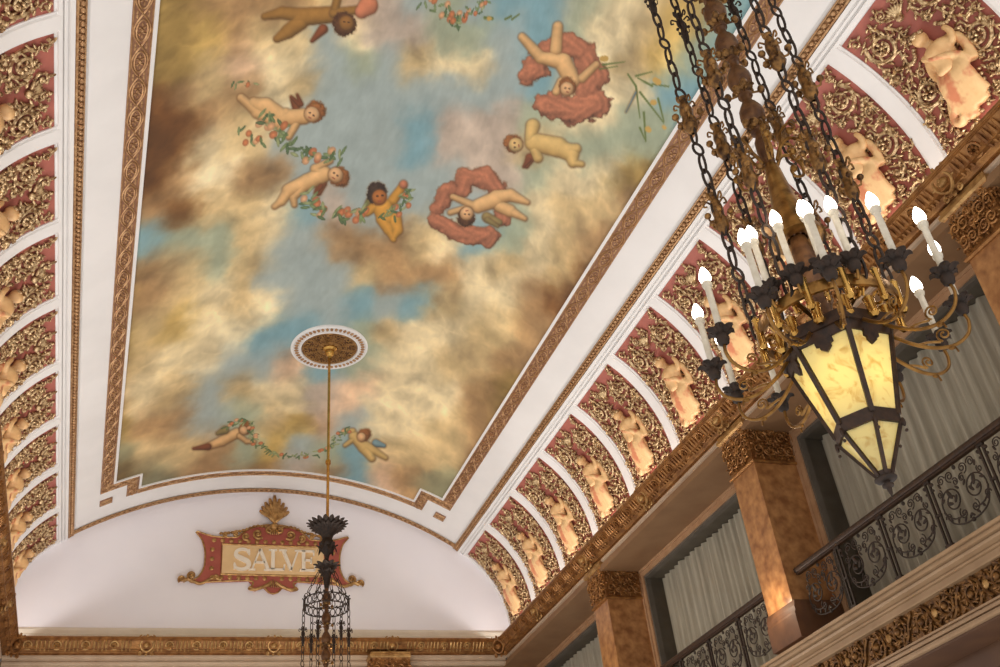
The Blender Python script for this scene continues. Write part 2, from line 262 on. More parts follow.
MFIG=[[-1.782,9.448,70.38,-13.2,4.59,56.23,[(-15,-3,9,20,-6,8,'u'),(-15,-5,7,-32,-8,6,'u'),(-32,-8,6,-49,-5,3.5,'u'),(-15,2,8,-27,11,7,'u'),(-27,11,7,-38,18,4,'u'),(8,9,5,-3,21,2,'w'),(20,-12,4,23,-26,4,'u'),(19,-7,5,47,-12,4,'u'),(53,-16,10,47,-10,7,'k'),(30,4,11.5,29,2,11,'j'),(31.5,2,7.5,32,3,7.4,'U'),(29,1,0.9,30,1,0.9,'e'),(33.5,1.5,0.9,34.5,1.5,0.9,'e')]],[-1.897,11.323,65.2,-10.66,0.93,46.9,[(11,-9,4,7,-16,2,'w'),(19,0,8,-4,2,8,'s'),(-4,0,8,-19,-9,9,'s'),(-19,-9,9,-30,-13,6,'s'),(-7,6,7,-27,-4,6,'s'),(-27,-4,5,-42,-19,4,'s'),(1,-3,5,-5,12,4,'s'),(11,8,4,4,21,3.5,'s'),(31,-6,10,30,-4,9.5,'h'),(27,-2.5,7.6,27.5,-2,7.4,'S'),(24.5,-4,0.9,25.5,-4,0.9,'e'),(28.5,-1.5,0.9,29.3,-1,0.9,'e'),(24,0.5,0.7,26,1.5,0.7,'m'),(14,-12,2.6,6,-19,1.6,'w'),(16,-12,2.4,12,-21,1.4,'w')]],[-1.152,12.81,59.09,-11.08,3.01,40.17,[(7,1,5,3,10,4,'w'),(9,-8,8,-8,0,8,'s'),(-8,0,8,-26,8,7,'s'),(-26,8,6,-34,19,4.5,'s'),(-34,19,4,-41,24,3,'s'),(-12,4,6,-22,15,4,'s'),(-22,15,4,-21,23,3,'s'),(6,-9,4.5,0,-13,4.5,'s'),(0,-13,4,15,-21,3,'s'),(24,-6,9.5,26,-5,9,'h'),(20.5,-7.5,7.4,21,-7,7.2,'S'),(18.5,-9.5,0.9,19.4,-9.5,0.9,'e'),(22,-7,0.9,22.8,-6.7,0.9,'e'),(17.5,-5,0.7,19.5,-3.8,0.7,'m'),(6,4,2.6,0,12,1.4,'w')]],[0.201,13.381,55.03,-13.41,8.76,36.94,[(-15,-9,5,-19,-4,3,'g'),(-2,-4,10,1,5,9,'y'),(8,-12,5,17,-25,4,'y'),(-10,-6,5,-18,0,4,'y'),(-2,7,7,4,18,5.5,'y'),(4,18,5,9,28,3,'y'),(10,7,7,13,18,5.5,'y'),(13,18,5,8,27,3,'y'),(-8,-20,9.5,-9,-17,9,'n'),(-5.5,-15,7.2,-5.5,-14,7,'q'),(-8,-16,1,-7,-16,1,'e'),(-3,-16.5,1,-2,-16.5,1,'e'),(-6.5,-11,0.8,-4,-11,0.8,'m'),(18,-27,4,18,-27,4,'k')]],[2.055,9.442,62.26,-24.12,22.46,49.48,[(-31,-4,15,-37,4,9,'d'),(-20,-20,10,0,-28,11,'d'),(0,-28,11,15,-20,12,'d'),(20,-12,12,27,4,15,'d'),(24,6,14,21,20,10,'d'),(-17,34,14,7,40,14,'d'),(7,40,14,31,31,14,'d'),(-9,-22,6,-7,-44,5,'s'),(-42,-36,4,-24,-15,6,'s'),(-24,-15,6,-2,-10,8,'s'),(-2,-10,9,7,8,8,'s'),(17,6,4.5,31,-8,3.5,'s'),(-3,10,5,-9,20,4,'s'),(3,15,8.5,2,13,8,'h'),(2,16.5,6.8,2,17.5,6.6,'S'),(0,16,0.8,0.8,16,0.8,'e'),(4,16.5,0.8,4.8,16.5,0.8,'e'),(1.5,20,0.7,3.3,20,0.7,'m')]],[2.29,10.939,58.42,-21.57,21.36,42.78,[(-15,12,5,-19,20,3,'w'),(-11,-4,9,13,1,10,'v'),(-15,-8,5,-12,-20,7,'v'),(-10,4,5,-7,12,5,'v'),(13,1,9,26,7,8,'v'),(26,7,8,28,16,5,'v'),(28,16,4,37,17,3,'v'),(17,4,7,31,2,5,'v'),(-32,-3,9,-33,-4,8.5,'h'),(-29.5,-2,7.2,-29,-2,7,'V'),(-31,-4,0.9,-30.2,-4,0.9,'e'),(-30.8,0.5,0.9,-30,0.5,0.9,'e'),(-26.5,-2,0.7,-26.2,0,0.7,'m'),(-16,14,2.6,-22,21,1.4,'w')]],[1.743,12.697,54.75,-17.43,16.51,37.42,[(-41,0,8,-34,-13,9,'d'),(-34,-13,9,-28,-18,8,'d'),(-18,-16,8,-14,-28,9,'d'),(-14,-28,9,5,-29,9,'d'),(5,-29,9,16,-16,9,'d'),(16,-16,9,23,12,8,'d'),(-45,14,8,-30,23,9,'d'),(-30,23,9,-8,32,9,'d'),(-8,32,9,9,28,8,'d'),(14,30,6,8,37,6,'d'),(7,11,5,20,16,3,'o'),(-2,0,7,16,-7,8,'s'),(16,-9,7,30,-11,6,'s'),(30,-11,6,47,-5,2.5,'s'),(20,0,6,30,4,6,'s'),(30,4,5,45,11,2.5,'s'),(-5,0,4,-27,-10,3,'s'),(-15,2,3,-30,6,3,'s'),(-14,12,9,-14,10,8.5,'j'),(-13.5,7.5,6.8,-13,7,6.6,'S'),(-15.5,8,0.8,-14.7,8,0.8,'e'),(-11.5,8.3,0.8,-10.7,8.3,0.8,'e'),(-14,4.5,0.7,-12,4.3,0.7,'m'),(8,14,3,18,20,1.6,'o')]],[-1.489,21.523,44.63,-5.4,-3.55,21.26,[(7,-4,5,-8,4,5,'s'),(-8,4,5,-22,9,3.5,'s'),(-22,9,3.5,-36,10,1.5,'w'),(10,-1,3,17,4,2.5,'s'),(17,4,2.5,25,4,2,'s'),(-5,-7,4,-12,-4,2,'o'),(15,-9,6,16,-11,5,'h'),(13.5,-7,4.2,14,-6.4,4,'S')]],[1.609,21.398,41.25,-9.26,9.54,20.28,[(13,-1,4,21,1,2,'b'),(-9,-8,5,1,3,6,'v'),(1,3,6,9,14,4,'v'),(3,2,5,23,13,2.5,'v'),(-8,-6,3,-18,1,2,'v'),(-10,-13,3,-18,-14,2,'v'),(1,-9,6,3,-10,5,'h'),(-1.5,-7.2,4.3,-1.5,-6.5,4.1,'S')]],[3.139,9.351,62.74,-27.3,28.37,48.1,[(-32,-31,2,-10,-33,1,'l'),(-35,-27,1.5,-17,-29,1,'l'),(1,-19,2,17,-23,1,'l'),(-7,-21,1.5,1,-9,2,'l'),(1,-9,2,5,23,1,'l'),(5,-3,2,29,27,1.2,'l'),(23,3,2,29,25,1.2,'l'),(3,-17,1.5,17,-9,2,'l'),(17,-11,1.5,33,-9,1.5,'l'),(9,17,2,11,47,1.5,'l'),(5,33,2,10,45,1,'l'),(1,-3,1,-9,17,0.6,'b'),(-32,-37,3,-29,-37,3,'f'),(20,-15,3,23,-13,3,'f'),(18,7,3,19,7,3,'f'),(13,34,3,14,35,3,'f'),(29,31,2,30,32,2,'f')]],[1.033,8.808,64.83,-22.75,18.81,54.49,[(-10,1,2,-4,-2,2,'l'),(-3,1,2,4,-4,1.5,'l'),(-30,-1,3,-23,0,3,'l'),(-26,0,2.5,-25,0,2,'f'),(-215,74,1,-215,74,1,'l')]]]
MGAR=[[[(-2.3,11.36),(-2.02,11.54),(-1.85,11.8),(-1.53,12.11),(-1.19,12.18),(-0.82,12.17)],60,5],[[(-1.25,13.12),(-1.03,13.47),(-0.65,13.59),(-0.35,13.57),(-0.13,13.43)],50,5],[[(0.36,12.71),(0.5,12.93),(0.42,13.32),(0.23,13.48)],30,4],[[(-1.63,21.08),(-1.36,20.81),(-1.05,21.11),(-0.89,21.73),(-0.51,22.27),(-0.08,22.44),(0.51,22.34),(0.91,21.87),(0.98,21.26),(1.17,20.81)],110,3],[[(-0.31,8.9),(0.01,8.97),(0.19,9.06),(0.33,9.14)],30,4],[[(0.32,8.92),(0.47,8.81),(0.53,8.66)],20,3],[[(-2.77,10.65),(-2.45,10.7)],8,3],[[(-2.53,11.65),(-2.15,11.98)],10,4]]

# ------------------------------------------------------------------ painted ceiling
def vnoise(x, y, seed):
    xi = np.floor(x).astype(np.int64); yi = np.floor(y).astype(np.int64); fx = x-xi; fy = y-yi
    fx = fx*fx*(3-2*fx); fy = fy*fy*(3-2*fy)
    def h(i, j):
        k = (i*374761393+j*668265263+seed*1442695041) & 0x7fffffff
        k = ((k ^ (k >> 13))*1274126177) & 0x7fffffff
        return ((k ^ (k >> 16)) & 0xffff)/65535.
    return (h(xi, yi)*(1-fx)+h(xi+1, yi)*fx)*(1-fy)+(h(xi, yi+1)*(1-fx)+h(xi+1, yi+1)*fx)*fy
def fbm(x, y, seed, o=5):
    s = 0; a = .5; t = 0
    for i in range(o): s = s+a*vnoise(x*2**i, y*2**i, seed+i); t += a; a *= .55
    return s/t-.5
PAL = {'B': (134,170,178), 'b': (168,180,176), 'G': (146,142,112), 'g': (166,174,150), 'C': (222,204,164), 'c': (198,174,130), 'Y': (194,164,100),
       'T': (166,134,96), 'D': (112,77,44), 'O': (146,122,74), 'P': (190,174,158), 'p': (204,172,142), 'W': (236,222,184), 'K': (112,92,60)}
FC = {'s': (222,178,122), 'u': (160,116,56), 'w': (140,78,46), 'k': (206,128,92), 'j': (92,58,34), 'h': (150,94,50), 'y': (208,150,62), 'n': (58,42,32),
      'q': (176,108,52), 'd': (176,112,82), 'S': (224,178,128), 'U': (150,104,52), 'V': (216,180,118), 'e': (70,46,32), 'm': (160,84,62), 'v': (212,178,112), 'o': (150,130,80), 'g': (120,120,70), 'b': (130,160,165), 'l': (104,120,62), 'f': (206,168,90)}
def mural_colours(A, Y):
    cxy = np.array(MXY).reshape(-1, 2); cc = np.array([list(PAL.values())[c] for c in MGRID], float)
    dep = .757*cxy[:, 1]+.566*11.5+1.2; da = 30*dep/1036; sy = 11.5/np.sqrt(cxy[:, 1]**2+11.5**2); dy = da/sy
    ga = np.linspace(-4.2, 4.2, 150); gy = np.linspace(0, 24, 220)
    acc = np.zeros((150, 220, 3)); wt = np.zeros((150, 220))
    for (x, y), c, p, q in zip(cxy, cc, da, dy):
        w = np.exp(-((ga-x)/(.52*p))**2)[:, None]*np.exp(-((np.maximum(gy, 8.6)-y)/(.52*q))**2)[None]+1e-12/(1+(ga[:, None]-x)**2+(gy[None]-y)**2)**2
        acc += w[..., None]*c; wt += w
    F = acc/wt[..., None]
    k = np.clip(Y/11., .75, 2.)
    u, v = A/k, np.log(np.maximum(Y, 1))*9.
    wa = A+k*(.55*fbm(u*1.0, v*1.0, 3, 4)+.24*fbm(u*3.6, v*3.6, 11, 5)); wy = Y+k*1.35*(.60*fbm(u*1.0+40, v*1.0, 17, 4)+.26*fbm(u*3.6, v*3.6+9, 29, 5))
    fi = np.clip((wa+4.2)/8.4*149, 0, 148.99); fj = np.clip(wy/24*219, 0, 218.99)
    i = fi.astype(int); j = fj.astype(int); p = (fi-i)[:, None]; q = (fj-j)[:, None]
    c = (F[i, j]*(1-p)+F[i+1, j]*p)*(1-q)+(F[i, j+1]*(1-p)+F[i+1, j+1]*p)*q
    lum = c.mean(1)
    warm = np.clip((c[:, 0]-c[:, 2])/60, 0, 1)
    wu = u+.35*fbm(u*2.2, v*2.2, 5, 4); wv = v+.35*fbm(u*2.2+31, v*2.2, 6, 4)
    puff = .75*fbm(wu*1.8, wv*1.8, 41, 5)+.9*(.22-abs(fbm(wu*2.6, wv*2.6, 91, 4)))
    c = (c*.985+2)*(1+(.10+.30*warm)*puff)[:, None]
    c = c*(1+.07*fbm(u*8, v*4, 55, 3))[:, None]
    c += (np.clip(puff*3, -1, 1)*warm*6)[:, None]*np.array([1., .9, .5])
    pf = lambda a_, b_: fbm(a_*1.15+.5*vnoise(a_*1.3, b_*1.3, 8), b_*1.15, 141, 3)
    c = c*(1+(.08+.50*warm)*(pf(u, v)-pf(u+.11, v-.15)))[:, None]*(1+.045*fbm(u*20, v*7, 155, 2))[:, None]
    c = (c-158)*1.10+150
    for fx, fy, m0, m1, m2, m3, prims in MFIG:
        sel = np.nonzero((abs(A-fx) < 3) & (abs(Y-fy) < 4))[0]
        dx = A[sel]-fx; dy_ = Y[sel]-fy; lx = m0*dx+m1*dy_; ly = m2*dx+m3*dy_
        groups = []
        for pr in prims:      # runs of one colour melt into one painted limb or body
            if groups and groups[-1][0] == pr[6] and pr[6] not in 'lfem': groups[-1][1].append(pr)
            else: groups.append((pr[6], [pr]))
        curl = fbm(lx*.45, ly*.45, 77, 3); soft = fbm(lx*.14+7, ly*.14, 71, 3)
        for col, ps in groups:
            acc = 0; gx = 0; gy_ = 0; ws = 0; k = 1.2 if col == 'd' else 2.6
            for x0, y0, r0, x1, y1, r1, _ in ps:
                vx, vy = x1-x0, y1-y0; L = vx*vx+vy*vy+1e-6
                t = np.clip(((lx-x0)*vx+(ly-y0)*vy)/L, 0, 1); r = r0+(r1-r0)*t
                ex = lx-x0-t*vx; ey = ly-y0-t*vy
                if col == 'l': r = r*.62
                if col == 'd': r = r*(1+.9*soft)
                if col in 'hjn': r = r*(1+.35*curl)
                dd = np.sqrt(ex*ex+ey*ey)-r; e = np.exp(-k*np.clip(dd, -25, 25)); acc = acc+e
                gx = gx+e*ex/r; gy_ = gy_+e*ey/r; ws = ws+e
            ds = -np.log(acc)/k; gx = gx/ws; gy_ = gy_/ws
            base = np.array(FC[col], float); small = col in 'lfem'
            if not small:
                o = (np.clip(1-(ds-.2)/1.6, 0, 1)*(ds > -2)*.45)[:, None]; c[sel] = c[sel]*(1-o)+np.array((116, 78, 46.))*o
            m = np.clip(-ds*1.1+.35, 0, 1)
            sh = 1.13-.42*np.exp(np.clip(ds, -20, 2)/2.4)-.16*(gx*.5+gy_)+.16*soft
            if col == 'd': sh = sh+.07*np.sin(ds*.8+lx*.25+8*soft)+.5*curl*.35-.04
            if col in 'hjn': sh = sh+.45*curl
            if small: sh = np.ones_like(m)
            new = base[None]*sh[:, None]
            if col in 'svS': new = new+np.clip(gy_*.6+.2, 0, 1)[:, None]*np.array([0, -10, -16.])
            c[sel] = c[sel]*(1-m[:, None])+new*.94*m[:, None]
    R = np.random.RandomState(4)
    for pts, n, w in MGAR:
        q = crv(pts, n); ww = w*.0088*(1+q[:, 1]/9)
        for i, (x, y) in enumerate(q):
            s_ = ww[i]; x += R.uniform(-1, 1)*s_; y += R.uniform(-1.6, 1.6)*s_
            pk = R.rand(); th = R.uniform(0, PI)
            r1, r2 = (s_*.62, s_*.55) if pk < .22 else (s_*.75, s_*.24)
            col = (200, 118, 74) if pk < .12 else (222, 164, 118) if pk < .22 else [(104,126,80), (128,146,96), (84,108,70), (156,164,112)][R.randint(4)]
            sel = np.nonzero((abs(A-x) < .4) & (abs(Y-y) < .6))[0]
            ex = A[sel]-x; ey = (Y[sel]-y)/1.6; e1 = ex*math.cos(th)+ey*math.sin(th); e2 = -ex*math.sin(th)+ey*math.cos(th)
            d = np.sqrt((e1/r1)**2+(e2/r2)**2); m = (np.clip((1.15-d)*4, 0, 1)*.9)[:, None]
            c[sel] = c[sel]*(1-m)+np.array(col)*(1.12-.3*np.clip(d, 0, 1))[:, None]*m
    return np.clip(c, 0, 255)
ga = np.linspace(-3.87, 3.87, 560)
gy = np.concatenate([np.arange(-2.5, 8.2, .12), np.linspace(8.2, 22.53, 640), np.linspace(22.53, 23.19, 20)[1:]])
jn = int(np.argmin(abs(gy-22.53)))
GA, GY = np.meshgrid(ga, gy, indexing='ij')
P = vmap(np.stack([GA, GY, np.full_like(GA, .006)], -1)); na, ny = GA.shape
idx = np.arange(na*ny).reshape(na, ny)
q = np.stack([idx[:-1, :-1], idx[:-1, 1:], idx[1:, 1:], idx[1:, :-1]], -1)
mid = .5*(ga[:-1]+ga[1:]); keep = np.ones((na-1, ny-1), bool); keep[np.ix_(abs(mid) > 3.31, np.arange(ny-1) >= jn)] = False
me = bpy.data.meshes.new('painted_canvas')
me.from_pydata(P.reshape(-1, 3).tolist(), [], q[keep].tolist()); me.update(); me.shade_smooth()
colr = mural_colours(GA.ravel(), GY.ravel())/255.
colr = np.where(colr <= .04045, colr/12.92, ((colr+.055)/1.055)**2.4)
at = me.color_attributes.new('paint', 'FLOAT_COLOR', 'POINT')
at.data.foreach_set('color', np.column_stack([colr, np.ones(len(colr))]).astype(np.float32).ravel())
mm = bpy.data.materials.new('fresco_paint'); mm.use_nodes = True; t = mm.node_tree; bs = t.nodes['Principled BSDF']
an = nd(t, 'ShaderNodeAttribute', attribute_name='paint'); bs.inputs['Roughness'].default_value = .65
nz = nd(t, 'ShaderNodeTexNoise'); nz.inputs['Scale'].default_value = 6; nz.inputs['Detail'].default_value = 6
tc = nd(t, 'ShaderNodeTexCoord'); mpn = nd(t, 'ShaderNodeMapping'); mpn.inputs['Scale'].default_value = (1.6, .6, 1)
t.links.new(tc.outputs['Object'], mpn.inputs[0]); t.links.new(mpn.outputs[0], nz.inputs['Vector'])
hs = nd(t, 'ShaderNodeHueSaturation'); mr = nd(t, 'ShaderNodeMapRange'); mr.inputs['To Min'].default_value = .93; mr.inputs['To Max'].default_value = 1.07
t.links.new(nz.outputs['Fac'], mr.inputs['Value']); t.links.new(mr.outputs[0], hs.inputs['Value']); t.links.new(an.outputs['Color'], hs.inputs['Color'])
t.links.new(hs.outputs['Color'], bs.inputs['Base Color'])
me.materials.append(mm)
mural = empty('ceiling_mural', (XC, 10, float(vz(0))), 'painted ceiling of clouds, sky and flying cherubs in a gilded guilloche border', 'mural')
MO = np.array([XC, 10, float(vz(0))])
def under(o, root_loc):  # mesh written in hall coordinates -> child of an empty placed at root_loc
    o.data.transform(Matrix.Translation(-Vector(root_loc))); return o
under(link('painted_canvas', me, mural), MO)
def strip(b, a0, a1, y0, y1, h0, h1, n=None):
    n = n or max(2, int(abs(a1-a0)/.15)+2); A_ = np.linspace(a0, a1, n)
    for h in (h0, h1):
        b.grid(vmap(np.stack([np.stack([A_, np.full(n, y), np.full(n, h)], -1) for y in (y0, y1)])))
    for y in (y0, y1): b.grid(vmap(np.stack([np.stack([A_, np.full(n, y), np.full(n, h)], -1) for h in (h0, h1)])))
    for a in (a0, a1): b.add(vmap(np.array([(a, y0, h0), (a, y1, h0), (a, y1, h1), (a, y0, h1)])), [(0, 1, 2, 3)])
YB = -2.5
bw = MB(); bg = MB()
for sd in (-1, 1):
    strip(bw, sd*3.865, sd*3.915, YB, 22.58, -.01, .035)
    strip(bw, sd*3.31, sd*3.87, 22.53, 22.58, -.01, .035)
    strip(bw, sd*3.31, sd*3.36, 22.58, 23.24, -.01, .035)
    strip(bg, sd*3.915, sd*4.17, YB, 22.90, -.01, .014)
    strip(bg, sd*3.36, sd*3.915, 22.58, 22.90, -.01, .014)
    strip(bg, sd*3.36, sd*3.61, 22.90, 23.50, -.01, .014)
strip(bw, -3.31, 3.31, 23.19, 23.24, -.01, .035, 40)
strip(bg, -3.36, 3.36, 23.24, 23.50, -.01, .014, 40)
under(bw.build('white_fillet', 'white', mural), MO)
under(bg.build('border_band', 'border_ground', mural), MO)
def guilloche(L0, L1, p, w, fn, b):
    n = max(1, round((L1-L0)/p)); p = (L1-L0)/n
    k = np.linspace(0, n, n*10+1)
    for s_ in (-1, 1):
        b.sweep(fn(np.stack([L0+k*p, s_*w*.40*np.sin(PI*k), np.full(len(k), .018)], -1)), .014, 4)
        kk = np.linspace(0, n, n*2+1)
        b.sweep(fn(np.stack([L0+kk*p, np.full(len(kk), s_*w*.46), np.full(len(kk), .016)], -1)), .012, 4)
    for i in range(n):
        c = L0+(i+.5)*p; m = MB()
        th = np.linspace(0, 2*PI, 17)[:-1]
        m.sweep(np.stack([c+.33*p*np.cos(th), .27*w*np.sin(th), np.full(16, .022)], -1), .013, 4, closed=True)
        m.ell((c, 0, .022), (.028, .028, .022), nu=6, nv=4)
        for j in range(6):
            a = j*PI/3; ca, sa = math.cos(a), math.sin(a)
            m.ell((c+.15*p*ca*1.2, .13*w*sa, .02), (.034, .014, .014), np.array([[ca, -sa, 0], [sa, ca, 0], [0, 0, 1]]), nu=5, nv=4)
        for j in (-1, 1):
            m.ell((c+.5*p*j, .0, .02), (.02, .034, .012), nu=5, nv=4)
            for s_ in (-1, 1): m.ell((c+.44*p*j, s_*.27*w, .016), (.04, .018, .012), nu=5, nv=4)
        b.join(m, fn)
gb = MB()
for sd in (-1, 1):
    guilloche(YB, 22.6, .53, .255, lambda P, sd=sd: vmap(np.stack([sd*4.0425+P[..., 1], P[..., 0], P[..., 2]], -1)), gb)
    guilloche(3.40, 4.15, .25, .28, lambda P, sd=sd: vmap(np.stack([sd*P[..., 0], 22.74+P[..., 1], P[..., 2]], -1)), gb)
    guilloche(22.92, 23.48, .28, .24, lambda P, sd=sd: vmap(np.stack([sd*3.485+P[..., 1], P[..., 0], P[..., 2]], -1)), gb)
guilloche(-3.36, 3.36, .45, .24, lambda P: vmap(np.stack([P[..., 0], 23.37+P[..., 1], P[..., 2]], -1)), gb)
under(gb.build('gilded_guilloche', 'border', mural), MO)
# small gilded tablets in the far corners
for sd, nm in ((-1, 'left'), (1, 'right')):
    b = MB(); strip(b, sd*3.91, sd*4.17, 23.26, 23.54, -.01, .02)
    g = MB(); guilloche(3.93, 4.15, .22, .2, lambda P, sd=sd: vmap(np.stack([sd*P[..., 0], 23.40+P[..., 1], P[..., 2]+.006], -1)), g)
    loc = vmap(np.array([sd*4.04, 23.40, 0.]))
    r = empty('ceiling_tablet', loc, 'small gilded rectangle on the white band at the mural’s far %s corner' % nm, 'ornament', 'corner tablets of the ceiling')
    under(b.build('tablet', 'border_ground', r), loc); under(g.build('rosette', 'border', r), loc)

# ------------------------------------------------------------------ bead trims round the vault
tn = 0
def leafrow(fn, L0, L1, p):
    b = MB(); n = int((L1-L0)/p); k = np.linspace(L0, L1, 90)
    for c, h, r in ((-.045, .03, .026), (.05, .03, .016)):
        b.sweep(fn(np.stack([k, np.full(90, c), np.full(90, h)], -1)), r, 6)
    b.grid(fn(np.stack([np.stack([k, np.full(90, c), np.full(90, .02)], -1) for c in (-.06, .06)])))
    for i in range(n):
        x = L0+(i+.5)*p; m = MB()
        m.ell((x, .012, .045), (p*.40, .030, .028), nu=6, nv=4)
        m.ell((x+p*.5, -.018, .04), (p*.16, .02, .02), nu=5, nv=4)
        b.join(m, fn)
    return b
for sd in (-1, 1):
    tn += 1
    struct(leafrow(lambda P, sd=sd: vmap(np.stack([sd*(4.75-P[..., 1]), P[..., 0], P[..., 2]], -1)), Y0, YE-.02, .105).build('trim_%d' % tn, 'border'))
tn += 1
struct(leafrow(lambda P: vmap(np.stack([P[..., 0], YE-.16-P[..., 1]*1.3, P[..., 2]], -1)), -4.80, 4.80, .13).build('trim_%d' % tn, 'border'))
b = MB()
for sd in (-1, 1):
    for a0, a1, h in ((4.82, 4.87, .05), (4.90, 4.93, .035), (4.96, 5.0, .05)):
        strip(b, sd*a0, sd*a1, Y0, YE, -.02, h)
tn += 1; struct(b.build('trim_%d' % tn, 'white'))

# ------------------------------------------------------------------ cove ribs and relief panels
PW, PP = 1.615, 1.925
rib = [(-.158, -.02), (-.158, .028), (-.125, .028), (-.112, .055), (.112, .055), (.125, .028), (.158, .028), (.158, -.02)]
for sd in (-1, 1):
    for k in range(12):
        yc = 22.77-PP*k-.155; ss = np.linspace(-.1, SL, 26)
        b = MB(); b.grid(cmap(sd)(np.stack([np.stack([ss, np.full(26, yc+t_), np.full(26, h)], -1) for t_, h in rib])))
        tn += 1; struct(b.build('trim_%d' % tn, 'white', sharp=30))
    b = MB(); ss = np.linspace(-.1, SL, 26)
    b.grid(cmap(sd)(np.stack([np.stack([ss, np.full(26, y), np.full(26, h)], -1) for y, h in ((24.31, -.02), (24.31, .045), (24.40, .045), (24.42, .02), (YE, .02))])))
    tn += 1; struct(b.build('trim_%d' % tn, 'white', sharp=30))

def relief():
    R = random.Random(9); b = MB(); hw = PW/2
    def lf(s, t, ang, l, w, h=.03, hh=.03):
        c, q = math.cos(ang), math.sin(ang)
        b.ell((s+c*l*.5, t+q*l*.5, h), (l*.55, w, hh), np.array([[c, -q, 0], [q, c, 0], [0, 0, 1]]), nu=6, nv=4)
    def fl(s, t, r, n=6):
        for j in range(n):
            a = j*2*PI/n; lf(s+.35*r*math.cos(a), t+.35*r*math.sin(a), a, r*.8, r*.26, .07, .035)
        b.ell((s, t, .09), (r*.3, r*.3, .04), nu=7, nv=5)
    def sc(s, t, r, a0, turns, rad, flower=True, leaves=10, h=.05):
        q = spiral((s, t), r, r*.3, a0, turns, 30)
        b.sweep(with_h(q, np.linspace(h*.6, h*1.25, 30)), np.linspace(rad, rad*.6, 30), 5)
        for j in range(leaves):
            i = int(j*22/leaves); d = q[i+1]-q[i]; a = math.atan2(d[1], d[0])
            o = q[i]-np.array([s, t]); o /= np.linalg.norm(o)
            lf(q[i][0]+o[0]*rad*.4, q[i][1]+o[1]*rad*.4, a+(.75 if turns > 0 else -.75)*-1, r*.42, rad*.55, h*.8)
        if flower: fl(s, t, r*.36)
        else: b.ell((s, t, h*1.2), (r*.28, r*.28, .04), nu=6, nv=4)
    def stem(pts, rad=.022, n=18, leaves=7):
        q = crv(pts, n); b.sweep(with_h(q, .04), np.linspace(rad, rad*.5, n), 5)
        for j in range(leaves):
            i = 1+int(j*(n-3)/leaves); d = q[i+1]-q[i]; a = math.atan2(d[1], d[0])
            lf(q[i][0], q[i][1], a+(.8 if j % 2 else -.8), .11, .02, .045)
    for g in (-1, 1):
        G = lambda a: a if g > 0 else -a
        T = lambda *p: [(s, t*g) for s, t in p]
        sc(.44, .47*g, .25, G(2.4), -1.7*g, .036, True, 12)
        sc(1.34, .49*g, .25, G(-2.2), 1.7*g, .036, True, 12)
        sc(.87, .64*g, .11, G(1), 1.4*g, .02, False, 6); sc(.16, .14*g, .10, G(0), 1.3*g, .02, False, 6)
        sc(1.80, .36*g, .13, G(3), -1.4*g, .024, False, 7); sc(1.86, .64*g, .10, G(.5), 1.3*g, .02, False, 6)
        sc(2.22, .50*g, .17, G(-1), 1.5*g, .028, False, 11); sc(2.56, .26*g, .13, G(2), -1.4*g, .024, False, 8)
        sc(2.60, .62*g, .11, G(0), 1.4*g, .02, False, 7); sc(.12, .66*g, .09, G(2), 1.3*g, .018, False, 5)
        stem(T((.68, .38), (.86, .42), (1.02, .52), (1.10, .62))); stem(T((1.58, .5), (1.75, .52), (1.95, .5), (2.06, .56)))
        stem(T((.30, .25), (.45, .17), (.62, .2), (.70, .34))); stem(T((2.05, .18), (2.25, .26), (2.4, .2), (2.62, .05)))
        stem(T((1.05, .68), (1.5, .71), (2.0, .70), (2.45, .71)), .016, 26, 14); stem(T((.6, .70), (.8, .71), (1.0, .70)), .014, 12, 5)
        for i, (s, t) in enumerate(crv(T((.66, .70), (.84, .50), (.90, .33), (.80, .22)), 13)): b.ell((s, t, .05), (.034, .034, .034), nu=6, nv=4)
        for i, (s, t) in enumerate(crv(T((1.66, .22), (1.95, .16), (2.12, .06)), 9)): b.ell((s, t, .05), (.03, .03, .03), nu=6, nv=4)
        for s0, t0, r0, a0, tu in ((1.08, .38, .09, 0, 1.3), (1.62, .72, .09, 2, -1.3), (1.05, .70, .08, 4, 1.3), (.62, .22, .08, 1, -1.3), (2.02, .28, .08, 3, 1.3), (2.42, .68, .09, 5, -1.3), (2.36, .12, .08, 2, 1.2), (1.55, .36, .08, 1, 1.3), (.72, .74, .06, 0, -1.2), (.26, .40, .07, 3, 1.2), (2.05, .72, .07, 1, 1.2)):
            sc(s0, t0*g, r0, G(a0), tu*g, .018, False, 6, .045)
        for i in range(80):
            s = R.uniform(.06, 2.75); t = R.uniform(.10, .70)*g
            if abs(t) < .24 and .6 < s < 1.95: continue
            lf(s, t, R.uniform(0, 2*PI), R.uniform(.06, .14), R.uniform(.012, .024), R.uniform(.03, .055))
    for j in range(9):
        a = (j-4)*.33; lf(2.46+.03*math.cos(a), .03*math.sin(a), PI+a, .22, .028, .05)
        lf(.36, 0, PI+a*.8, .2, .026, .05)
    b.ell((2.48, 0, .06), (.05, .05, .05)); b.ell((.38, 0, .07), (.06, .06, .06))
    for j in range(7): lf(2.52, 0, (j-3)*.38, .2, .024, .04)
    return b
